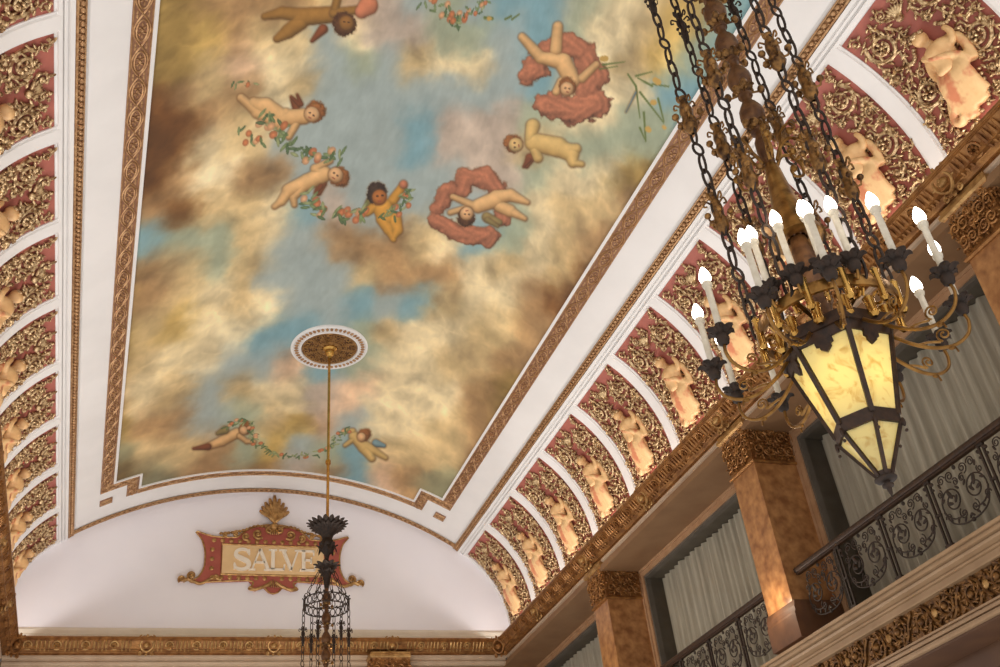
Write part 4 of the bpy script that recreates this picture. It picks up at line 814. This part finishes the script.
def railing(y0, y1, label):
    y0 += .075; y1 -= .075; L = y1-y0; r = empty('balcony_railing', (RX, (y0+y1)/2, 4.42), label, 'railing', 'wrought-iron balcony railings')
    hr = MB(); hr.prism([(-.05, .96), (-.06, .99), (-.055, 1.02), (-.03, 1.045), (.03, 1.045), (.055, 1.02), (.06, .99), (.05, .96)], -L/2, L/2); hr.box((-.035, -L/2, .93), (.035, L/2, .96)); hr.build('handrail', 'bronze', r, sharp=35)
    for z in (.10,): 
        br = MB(); br.box((-.012, -L/2, .015), (.012, L/2, .04)); br.build('bottom_rail', 'iron', r, smooth=False)
    n = 5; w = L/n
    if 'p' not in pmesh:
        q = scroll_panel(w-.16, .80); q.map(lambda P: P+np.array([0, 0, .12])); pmesh['p'] = q.mesh('scroll_panel', True, 60); pmesh['p'].materials.append(M['iron'])
    for i in range(n):
        o = link('scroll_panel', pmesh['p'], r); o.location = (0, -L/2+(i+.5)*w, 0)
        if i: o = link('post', pm, r); o.location = (0, -L/2+i*w, 0.03)
railing(7.27, 12.47, 'dark iron scrollwork railing at the right, below the lit lantern')
railing(13.15, 18.35, 'dark iron scrollwork railing between the first and second marble piers')
railing(19.03, 24.40, 'dark iron scrollwork railing in the bay beside the end wall')

# ------------------------------------------------------------------ ceiling rosettes
def rosette(x, y, label):
    z = float(vz(x-XC))
    r = empty('ceiling_rosette', (x, y, z), label, 'ceiling rose', 'ceiling roses over the chandeliers')
    b = MB(); b.lathe([(.80, .03), (.81, -.02), (.79, -.05), (.755, -.06), (.74, -.045), (.63, -.045), (.62, -.07), (.59, -.075), (.575, -.05), (.57, .02)], 64); b.build('rim', 'white', r, sharp=50)
    b = MB()
    for k in range(48):
        a = k*PI/24; b.ell((.685*math.cos(a), .685*math.sin(a), -.05), (.048, .034, .026), np.array([[math.cos(a), -math.sin(a), 0], [math.sin(a), math.cos(a), 0], [0, 0, 1]]), nu=6, nv=4)
    b.build('beading', 'border', r)
    b = MB(); b.lathe([(.575, -.04), (.3, -.042), (.001, -.045)], 40); b.build('disc', 'plinth', r)
    b = MB()
    for k in range(12):
        a = k*PI/6; m = MB()
        for c, rr, a0, tu in (((.47, 0), .085, PI, 1.4), ((.33, .0), .06, 0, -1.3), ((.22, .0), .045, PI, 1.3)):
            for s_ in (-1, 1):
                q = spiral((c[0], c[1]+rr*.9), rr, rr*.3, a0, tu, 18); q[:, 1] *= s_; m.sweep(with_h(q, -.055), .010, 5)
        for t in (.18, .28, .4, .53): m.ell((t, 0, -.055), (.04, .013, .018), nu=6, nv=4)
        m.ell((.53, .1, -.045), (.04, .02, .02), nu=6, nv=4)
        b.join(m, lambda P, a=a: rotz(P, a))
    b.sweep([(.55*math.cos(a), .55*math.sin(a), -.05) for a in np.linspace(0, 2*PI, 49)[:-1]], .016, 5, closed=True)
    b.build('filigree', 'gold', r)
    b = MB(); b.lathe([(.16, -.03), (.15, -.08), (.10, -.11), (.095, -.19), (.07, -.23), (.04, -.25), (.03, -.30)], 20); b.build('boss', 'brass_bright', r)
    return r

# ------------------------------------------------------------------ chandeliers
ZB = 2.10    # tip of the lantern's finial
def L_(z): return z-ZB
def vase(z, s=1.):
    """baluster bulge: wide shoulder low, waisted neck above"""
    return [(.028*s, z+.20), (.04*s, z+.185), (.034*s, z+.165), (.034*s, z+.13), (.055*s, z+.10), (.078*s, z+.05), (.084*s, z+.0), (.074*s, z-.05), (.055*s, z-.085), (.038*s, z-.10), (.036*s, z-.13), (.05*s, z-.14), (.05*s, z-.155), (.028*s, z-.165)]
def leafring(b, z, r0, r1, n, dz, w, ph=0., curl=.03, th=.008):
    for k in range(n):
        a = ph+k*2*PI/n; ca, sa = math.cos(a), math.sin(a); rows = []
        for u in np.linspace(0, 1, 7):
            r = r0+(r1-r0)*u+0; zz = z+dz*u**1.3-(curl*max(0, u-.7)/.3 if True else 0); ww = w*math.sin(PI*(.18+.82*u))*(1+.25*math.cos(u*16))
            rows.append([(r*ca-sg_*ww*sa, r*sa+sg_*ww*ca, zz+(.012 if sg_ else 0)) for sg_ in (-1, -.5, 0, .5, 1)])
        R0 = np.array(rows); R1 = R0-np.array([0, 0, th]); b.grid(R0); b.grid(R1[:, ::-1])
        b.grid(np.stack([R0[:, 0], R1[:, 0]])); b.grid(np.stack([R0[:, -1], R1[:, -1]])); b.grid(np.stack([R0[-1], R1[-1]]))
def link_oval(c, l, w, r, a, b):
    th = np.linspace(0, 2*PI, 15)[:-1]; x = w*np.cos(th); z = l*np.sign(np.sin(th))*np.abs(np.sin(th))**.8
    b.sweep(np.stack([c[0]+x*math.cos(a), c[1]+x*math.sin(a), c[2]+z], -1), r, 5, closed=True, up=(math.sin(a), -math.cos(a), 0))
def chain(p0, p1, pitch=.13, l=.078, w=.028, r=.0098):
    b = MB(); p0 = np.array(p0); p1 = np.array(p1); n = max(1, int(np.linalg.norm(p1-p0)/pitch))
    D = (p1-p0)/n; ax = D/np.linalg.norm(D); u = np.cross(ax, [0, .3, .95] if abs(ax[2]) < .9 else [1, 0, 0]); u /= np.linalg.norm(u); v = np.cross(ax, u)
    F_ = np.column_stack([u, v, ax])
    for i in range(n):
        m = MB(); small = i % 4 == 3
        link_oval((0, 0, 0), l*(.62 if small else 1), w*(1.3 if small else 1), r, (i % 2)*PI/2, m); b.join(m, lambda P, i=i: P@F_.T+p0+D*(i+.5))
    return b
def tassel(z, s=1.):
    b = MB(); b.lathe([(.008*s, z+.20), (.03*s, z+.19), (.018*s, z+.17), (.034*s, z+.13), (.046*s, z+.06), (.040*s, z), (.052*s, z-.03), (.05*s, z-.09), (.03*s, z-.13), (.012*s, z-.15)], 10)
    for k in range(5):
        a = k*2*PI/5+.4
        b.sweep([(.04*s*math.cos(a), .04*s*math.sin(a), z-.05), (.075*s*math.cos(a), .075*s*math.sin(a), z-.05), (.085*s*math.cos(a), .085*s*math.sin(a), z-.02)], .008*s, 5); b.ell((.088*s*math.cos(a), .088*s*math.sin(a), z+.005), .026*s, nu=8, nv=6)
        b.sweep(crv([(.03*math.cos(a+.6), .03*math.sin(a+.6), z+.12), (.065*math.cos(a+.6), .065*math.sin(a+.6), z+.16), (.075*math.cos(a+.6), .075*math.sin(a+.6), z+.12), (.055*math.cos(a+.6), .055*math.sin(a+.6), z+.11)], 8), .007, 5)
    return b
CH = [math.radians(26+60*k) for k in range(6)]
ARM = [math.radians(-6.5+30*k) for k in range(12)]
HEX = [math.radians(3+60*k) for k in range(6)]
def hexring(b, r0, z0, r1, z1, t=.022, hexa=HEX):
    O = lambda r, z: [(r*math.cos(a), r*math.sin(a), z) for a in hexa]
    b.grid([O(r0, z0), O(r1, z1), O(r1-t, z1), O(r0-t, z0), O(r0, z0)], cv=True)
def bar(b, p, q, w, d):
    p = np.array(p, float); q = np.array(q, float); t = q-p; t /= np.linalg.norm(t); o = np.array([p[0], p[1], 0]); o /= np.linalg.norm(o)+1e-9
    s_ = np.cross(t, o); s_ /= np.linalg.norm(s_); n = np.cross(s_, t)
    V = [c+s_*w*i+n*d*j for c in (p, q) for i, j in ((-1, -1), (1, -1), (1, 1), (-1, 1))]
    b.add(V, [(0, 1, 5, 4), (1, 2, 6, 5), (2, 3, 7, 6), (3, 0, 4, 7), (0, 3, 2, 1), (4, 5, 6, 7)])
def chandelier(loc, label, cr=.0098):
    r = empty('chandelier', loc, label, 'chandelier', 'lobby chandeliers')
    b = MB(); b.lathe([(.028, L_(12.2)), (.028, L_(9.75)), (.05, L_(9.72)), (.055, L_(9.68)), (.05, L_(9.64)), (.028, L_(9.61)), (.028, L_(8.1))], 10); b.build('hanging_rod', 'brass_bright', r)
    b = MB(); b.lathe([(.03, L_(8.42)), (.24, L_(8.40)), (.27, L_(8.34)), (.20, L_(8.24)), (.12, L_(8.16)), (.09, L_(8.08)), (.13, L_(8.0)), (.15, L_(7.93)), (.12, L_(7.85)), (.06, L_(7.78)), (.04, L_(7.74)), (.03, L_(7.66))], 18)
    leafring(b, L_(8.30), .22, .39, 18, .12, .06); leafring(b, L_(8.22), .16, .33, 18, .12, .05, PI/18); leafring(b, L_(7.86), .10, .20, 8, .12, .05); leafring(b, L_(7.98), .10, .19, 8, -.16, .045, .2)
    b.build('crown', 'iron', r)
    b = MB(); b.lathe([(.03, L_(7.66)), (.09, L_(7.6)), (.13, L_(7.52)), (.10, L_(7.42)), (.07, L_(7.34)), (.05, L_(7.2)), (.04, L_(7.12))], 14)
    leafring(b, L_(7.50), .08, .25, 10, .10, .06); leafring(b, L_(7.40), .07, .17, 8, .08, .045, .3)
    b.build('canopy', 'iron', r)
    b = MB(); zs = [6.93, 6.56, 6.20, 5.90, 5.55, 5.20, 4.86]
    b.lathe([(.03, L_(7.14))]+[(x, L_(z)) for zz in zs for x, z in vase(zz)]+[(.03, L_(4.67)), (.05, L_(4.62)), (.054, L_(4.55)), (.04, L_(4.47)), (.035, L_(4.42))], 14)
    b.build('shaft', 'bronze_brown', r)
    for z in zs:
        b = MB(); leafring(b, L_(z-.12), .03, .085, 6, .055, .03, z)
        for k in range(4):
            a = k*PI/2+z*2; ca, sa = math.cos(a), math.sin(a)
            b.sweep([(.04*ca, .04*sa, L_(z-.13)), (.10*ca, .10*sa, L_(z-.14))], .008, 5); b.ell((.112*ca, .112*sa, L_(z-.125)), (.026, .026, .034), nu=8, nv=6)
        b.build('acorn_collar', 'ornament', r)
    b = MB(); b.lathe([(.035, L_(4.42)), (.05, L_(4.36)), (.06, L_(4.25)), (.08, L_(4.10)), (.11, L_(3.95)), (.15, L_(3.84)), (.155, L_(3.80)), (.13, L_(3.79)), (.065, L_(3.80))], 20)
    b.build('bell', 'brass', r)
    for k in range(6):
        a = CH[k]+PI/6; m = MB()
        q = crv([(.05, 4.42), (.10, 4.50), (.17, 4.52), (.23, 4.45), (.22, 4.36), (.16, 4.34), (.14, 4.39), (.17, 4.42)], 30); m.sweep(np.stack([q[:, 0], np.zeros(30), q[:, 1]-ZB], -1), np.linspace(.013, .008, 30), 6)
        q = crv([(.10, 4.50), (.13, 4.60), (.20, 4.63), (.23, 4.57), (.18, 4.55)], 18); m.sweep(np.stack([q[:, 0], np.zeros(18), q[:, 1]-ZB], -1), np.linspace(.011, .007, 18), 6)
        for x, z in ((.165, L_(4.41)), (.19, L_(4.57)), (.245, L_(4.47))): m.ell((x, 0, z), (.024, .024, .028), nu=7, nv=5)
        q_ = MB(); q_.join(m, lambda P, a=a: rotz(P, a)); q_.build('scroll_bracket', 'brass', r)
    b = MB(); leafring(b, L_(3.80), .06, .13, 10, .05, .03); b.lathe([(.05, L_(3.80)), (.062, L_(3.72)), (.066, L_(3.5)), (.072, L_(3.32)), (.05, L_(3.28)), (.05, L_(3.1)), (.12, L_(3.06)), (.14, L_(3.02))], 14); b.build('stem', 'bronze_brown', r)
    # upper pierced ring with its stays
    b = MB(); th = np.linspace(0, 2*PI, 49)[:-1]
    for z in (6.74, 6.90): b.sweep(np.stack([.40*np.cos(th), .40*np.sin(th), np.full(48, L_(z))], -1), .012, 5, closed=True)
    for k in range(24):
        a = k*PI/12; m = MB(); th2 = np.linspace(0, 2*PI, 11)[:-1]
        m.sweep(np.stack([np.zeros(10), .045*np.cos(th2), L_(6.82)+.065*np.sin(th2)], -1), .009, 4, closed=True); b.join(m, lambda P, a=a: rotz(P+np.array([.40, 0, 0]), a))
    leafring(b, L_(6.90), .395, .43, 18, .05, .02)
    b.build('pierced_ring', 'iron', r)
    for k, a in enumerate(CH):
        ca, sa = math.cos(a), math.sin(a)
        s_ = chain((.14*ca, .14*sa, L_(7.44)), (.40*ca, .40*sa, L_(6.90)), r=cr).build('stay_chain', 'iron', r)
        c_ = chain((.40*ca, .40*sa, L_(6.74)), (.40*ca, .40*sa, L_(3.2)), r=cr).build('chain', 'iron', r)
        for z, m_, sc_ in ((6.22, 'iron', .5), (5.0, 'ornament', 1.0), (4.12, 'ornament', .85)):
            t_ = tassel(0, sc_); t_.map(lambda P: P+np.array([.40*ca, .40*sa, L_(z)])); t_.build('chain_ornament', m_, c_)
    # lower hoop, sockets and struts
    b = MB(); th = np.linspace(0, 2*PI, 65)[:-1]
    b.lathe([(.385, L_(3.22)), (.405, L_(3.22)), (.41, L_(3.19)), (.405, L_(3.15)), (.385, L_(3.15)), (.385, L_(3.22))], 48)
    for k, a in enumerate(CH): bar(b, (.06*math.cos(a), .06*math.sin(a), L_(3.12)), (.39*math.cos(a), .39*math.sin(a), L_(3.18)), .012, .008)
    b.build('hoop', 'brass', r, sharp=40)
    b = MB()
    for a in ARM:
        for rr, z0, z1, w in ((.40, 3.08, 3.26, .022), (.30, 3.04, 3.14, .03)):
            m = MB(); m.lathe([(w*.5, L_(z0)-.02), (w*1.15, L_(z0)), (w, L_(z0)+.02), (w, L_(z1)-.02), (w*1.2, L_(z1)), (w*.6, L_(z1)+.02)], 9, (rr*math.cos(a+.26), rr*math.sin(a+.26), 0)); b.join(m)
        m = MB(); q = spiral((.25, .10), .06, .02, -1, 1.4, 16); m.sweep(np.stack([.27+q[:, 0]-.2, np.zeros(16), L_(3.06)+q[:, 1]], -1), .009, 5)
        b.join(m, lambda P, a=a: rotz(P, a))
    b.build('sockets', 'brass_bright', r)
    # lantern
    lt = MB(); hexring(lt, .335, L_(3.07), .335, L_(3.00), .33); hexring(lt, .315, L_(3.0), .302, L_(2.95), .03); hexring(lt, .184, L_(2.53), .178, L_(2.455), .03); hexring(lt, .05, L_(2.23), .04, L_(2.20), .04)
    for a in HEX:
        ca, sa = math.cos(a), math.sin(a)
        bar(lt, (.305*ca, .305*sa, L_(3.0)), (.178*ca, .178*sa, L_(2.5)), .013, .010); bar(lt, (.176*ca, .176*sa, L_(2.46)), (.04*ca, .04*sa, L_(2.21)), .010, .008)
        lt.ell((.186*ca, .186*sa, L_(2.45)), (.012, .012, .028), nu=6, nv=5); lt.ell((.186*ca, .186*sa, L_(2.40)), .010, nu=6, nv=4)
    for k in range(6):
        a = HEX[k]+PI/6; ap = .302*math.cos(PI/6); ca, sa = math.cos(a), math.sin(a); m = MB()
        pts = [(-.05, 0), (-.05, -.04), (-.032, -.045), (-.032, -.06), (0, -.085), (.032, -.06), (.032, -.045), (.05, -.04), (.05, 0)]
        V = [(ap+.004+.23*z, y, L_(2.96)+z) for y, z in pts]+[(ap-.014+.23*z, y, L_(2.96)+z) for y, z in pts]; n = 9
        m.add(V, [tuple(range(n)), tuple(range(n, 2*n))[::-1]]+[(i, (i+1) % n, n+(i+1) % n, n+i) for i in range(n)]); lt.join(m, lambda P, a=a: rotz(P, a))
    lo = lt.build('lantern_frame', 'bronze', r, sharp=25)
    for (r0, z0), (r1, z1) in (((.298, 2.99), (.172, 2.50)), ((.168, 2.47), (.038, 2.22))):
        for k in range(6):
            g = MB(); a0, a1 = HEX[k], HEX[(k+1) % 6]; V = []
            for dr in (0, -.008):
                V += [((rr+dr)*math.cos(a), (rr+dr)*math.sin(a), L_(z)) for rr, z, a in ((r0, z0, a0), (r0, z0, a1), (r1, z1, a1), (r1, z1, a0))]
            g.add(V, [(0, 1, 2, 3), (7, 6, 5, 4), (0, 4, 5, 1), (1, 5, 6, 2), (2, 6, 7, 3), (3, 7, 4, 0)]); g.build('glass_pane', 'alabaster', lo, smooth=False)
    f_ = MB(); f_.lathe([(.035, L_(2.225)), (.035, L_(2.205)), (.056, L_(2.20)), (.06, L_(2.19)), (.05, L_(2.18)), (.018, L_(2.175)), (.018, L_(2.165)), (.03, L_(2.16)), (.03, L_(2.15)), (.014, L_(2.14)), (.011, L_(2.12)), (.001, L_(2.085))], 14); f_.build('finial', 'iron', r)
    # candle arms: one mesh of each piece, shared
    if 'arm' not in pmesh:
        a_ = MB(); a_.sweep(crv([(.26, 0, L_(3.03)), (.36, 0, L_(2.93)), (.47, 0, L_(2.86)), (.58, 0, L_(2.845)), (.665, 0, L_(2.89)), (.695, 0, L_(2.96)), (.69, 0, L_(3.02))], 26), np.linspace(.012, .0095, 26), 7)
        q = spiral((.55, .925), .045, .012, -2.0, -1.5, 18); a_.sweep(np.stack([q[:, 0], np.zeros(18), L_(0)+q[:, 1]+2.0], -1), .006, 5)
        a_.sweep(crv([(.40, 0, L_(2.90)), (.46, 0, L_(2.90)), (.52, 0, L_(2.885))], 8), .008, 5); a_.ell((.56, 0, L_(2.835)), (.02, .012, .016)); a_.sweep([(.575, 0, L_(2.84)), (.585, 0, L_(2.80))], .006, 5)
        pmesh['arm'] = a_.mesh('candle_arm', True, 60)
        c_ = MB(); c_.lathe([(.012, L_(3.01)), (.03, L_(3.02)), (.038, L_(3.05)), (.03, L_(3.085)), (.05, L_(3.10)), (.05, L_(3.108)), (.02, L_(3.11))], 12)
        leafring(c_, L_(3.075), .02, .085, 6, .045, .034, 0, .02, .006); c_.map(lambda P: P+np.array([.69, 0, 0])); pmesh['cup'] = c_.mesh('drip_cup', True, 60)
        s_ = MB(); s_.lathe([(.018, L_(3.10)), (.0195, L_(3.11)), (.019, L_(3.40)), (.026, L_(3.405)), (.031, L_(3.425)), (.026, L_(3.44)), (.001, L_(3.441))], 12, (.69, 0, 0)); pmesh['sleeve'] = s_.mesh('candle_sleeve', True, 50)
        u_ = MB(); u_.lathe([(.020, L_(3.435)), (.032, L_(3.455)), (.035, L_(3.475)), (.030, L_(3.50)), (.020, L_(3.525)), (.009, L_(3.545)), (.001, L_(3.552))], 12, (.69, 0, 0)); pmesh['bulb'] = u_.mesh('bulb', True)
        for k_, m_ in (('arm', 'brass'), ('cup', 'iron'), ('sleeve', 'candle'), ('bulb', 'bulb')): pmesh[k_].materials.append(M[m_])
        br_ = MB(); br_.sweep(crv([(.40, 0, L_(3.19)), (.44, 0, L_(3.16)), (.46, 0, L_(3.20)), (.45, 0, L_(3.24))], 10), .009, 5); pmesh['bracket'] = br_.mesh('candle_bracket', True); pmesh['bracket'].materials.append(M['brass'])
    def candle(a, key, off):
        o = link('candle_arm' if key == 'arm' else 'candle_bracket', pmesh[key], r); o.rotation_euler.z = a
        for nm, k_ in (('drip_cup', 'cup'), ('candle_sleeve', 'sleeve'), ('bulb', 'bulb')):
            c = link(nm, pmesh[k_], o); c.location = off
    for a in ARM: candle(a, 'arm', (0, 0, 0))
    for d in (-165, -144, -124, -104): candle(math.radians(d), 'bracket', (-.24, 0, .19))
    return r
rosette(3.71, 17.70, 'round white and gilded ceiling rose above the distant chandelier')
rosette(3.56, 3.83, 'round ceiling rose over the near lit chandelier')
c1 = chandelier((3.68, 3.83, ZB), 'large bronze chandelier with lit candle bulbs and glowing alabaster lantern'); c1.rotation_euler.y = -.0128
c2 = chandelier((3.45, 17.70, ZB), 'distant chandelier hanging from the painted ceiling in front of the SALVE sign', .0075); c2.rotation_euler = (.0136, .021, math.radians(33))

# ------------------------------------------------------------------ light
def area(name, loc, size, sy, power, rot, col=(1, .955, .92)):
    l = bpy.data.lights.new(name, 'AREA'); l.shape = 'RECTANGLE'; l.size = size; l.size_y = sy; l.energy = power; l.color = col
    o = bpy.data.objects.new(name, l); COL.objects.link(o); o.location = (loc[0], loc[1], loc[2]+Z0); o.rotation_euler = rot; return o
for sd in (-1, 1):
    area('cove_light', (XC+sd*5.78, 11.0, 8.27), .10, 26.0, 250, (PI, -sd*.5, 0))
def spot(name, loc, power, col=(1, .8, .55), r=.03):
    l = bpy.data.lights.new(name, 'POINT'); l.energy = power; l.color = col; l.shadow_soft_size = r
    o = bpy.data.objects.new(name, l); COL.objects.link(o); o.location = (loc[0], loc[1], loc[2]+Z0); return o
for y, w in PIERS[:2]: spot('pier_uplight', (PX-.32, y+.34, 5.06), 15, (1, .86, .66))
for x, y in ((3.68, 3.83), (3.58, 17.7)): spot('lantern_bulb', (x, y, 2.80), 4.6, (1, .86, .6), .04)
spot('chandelier_glow', (3.58, 17.7, 3.75), 850, (1, .93, .84), .3)
W = bpy.data.worlds.new('world'); SC.world = W; W.use_nodes = True
bg = W.node_tree.nodes['Background']; bg.inputs['Color'].default_value = (1, .965, .935, 1); bg.inputs['Strength'].default_value = 1.04
SC.view_settings.view_transform = 'Standard'; SC.view_settings.look = 'None'; SC.view_settings.gamma = 1; SC.view_settings.exposure = -0.14
SC.view_settings.use_curve_mapping = False
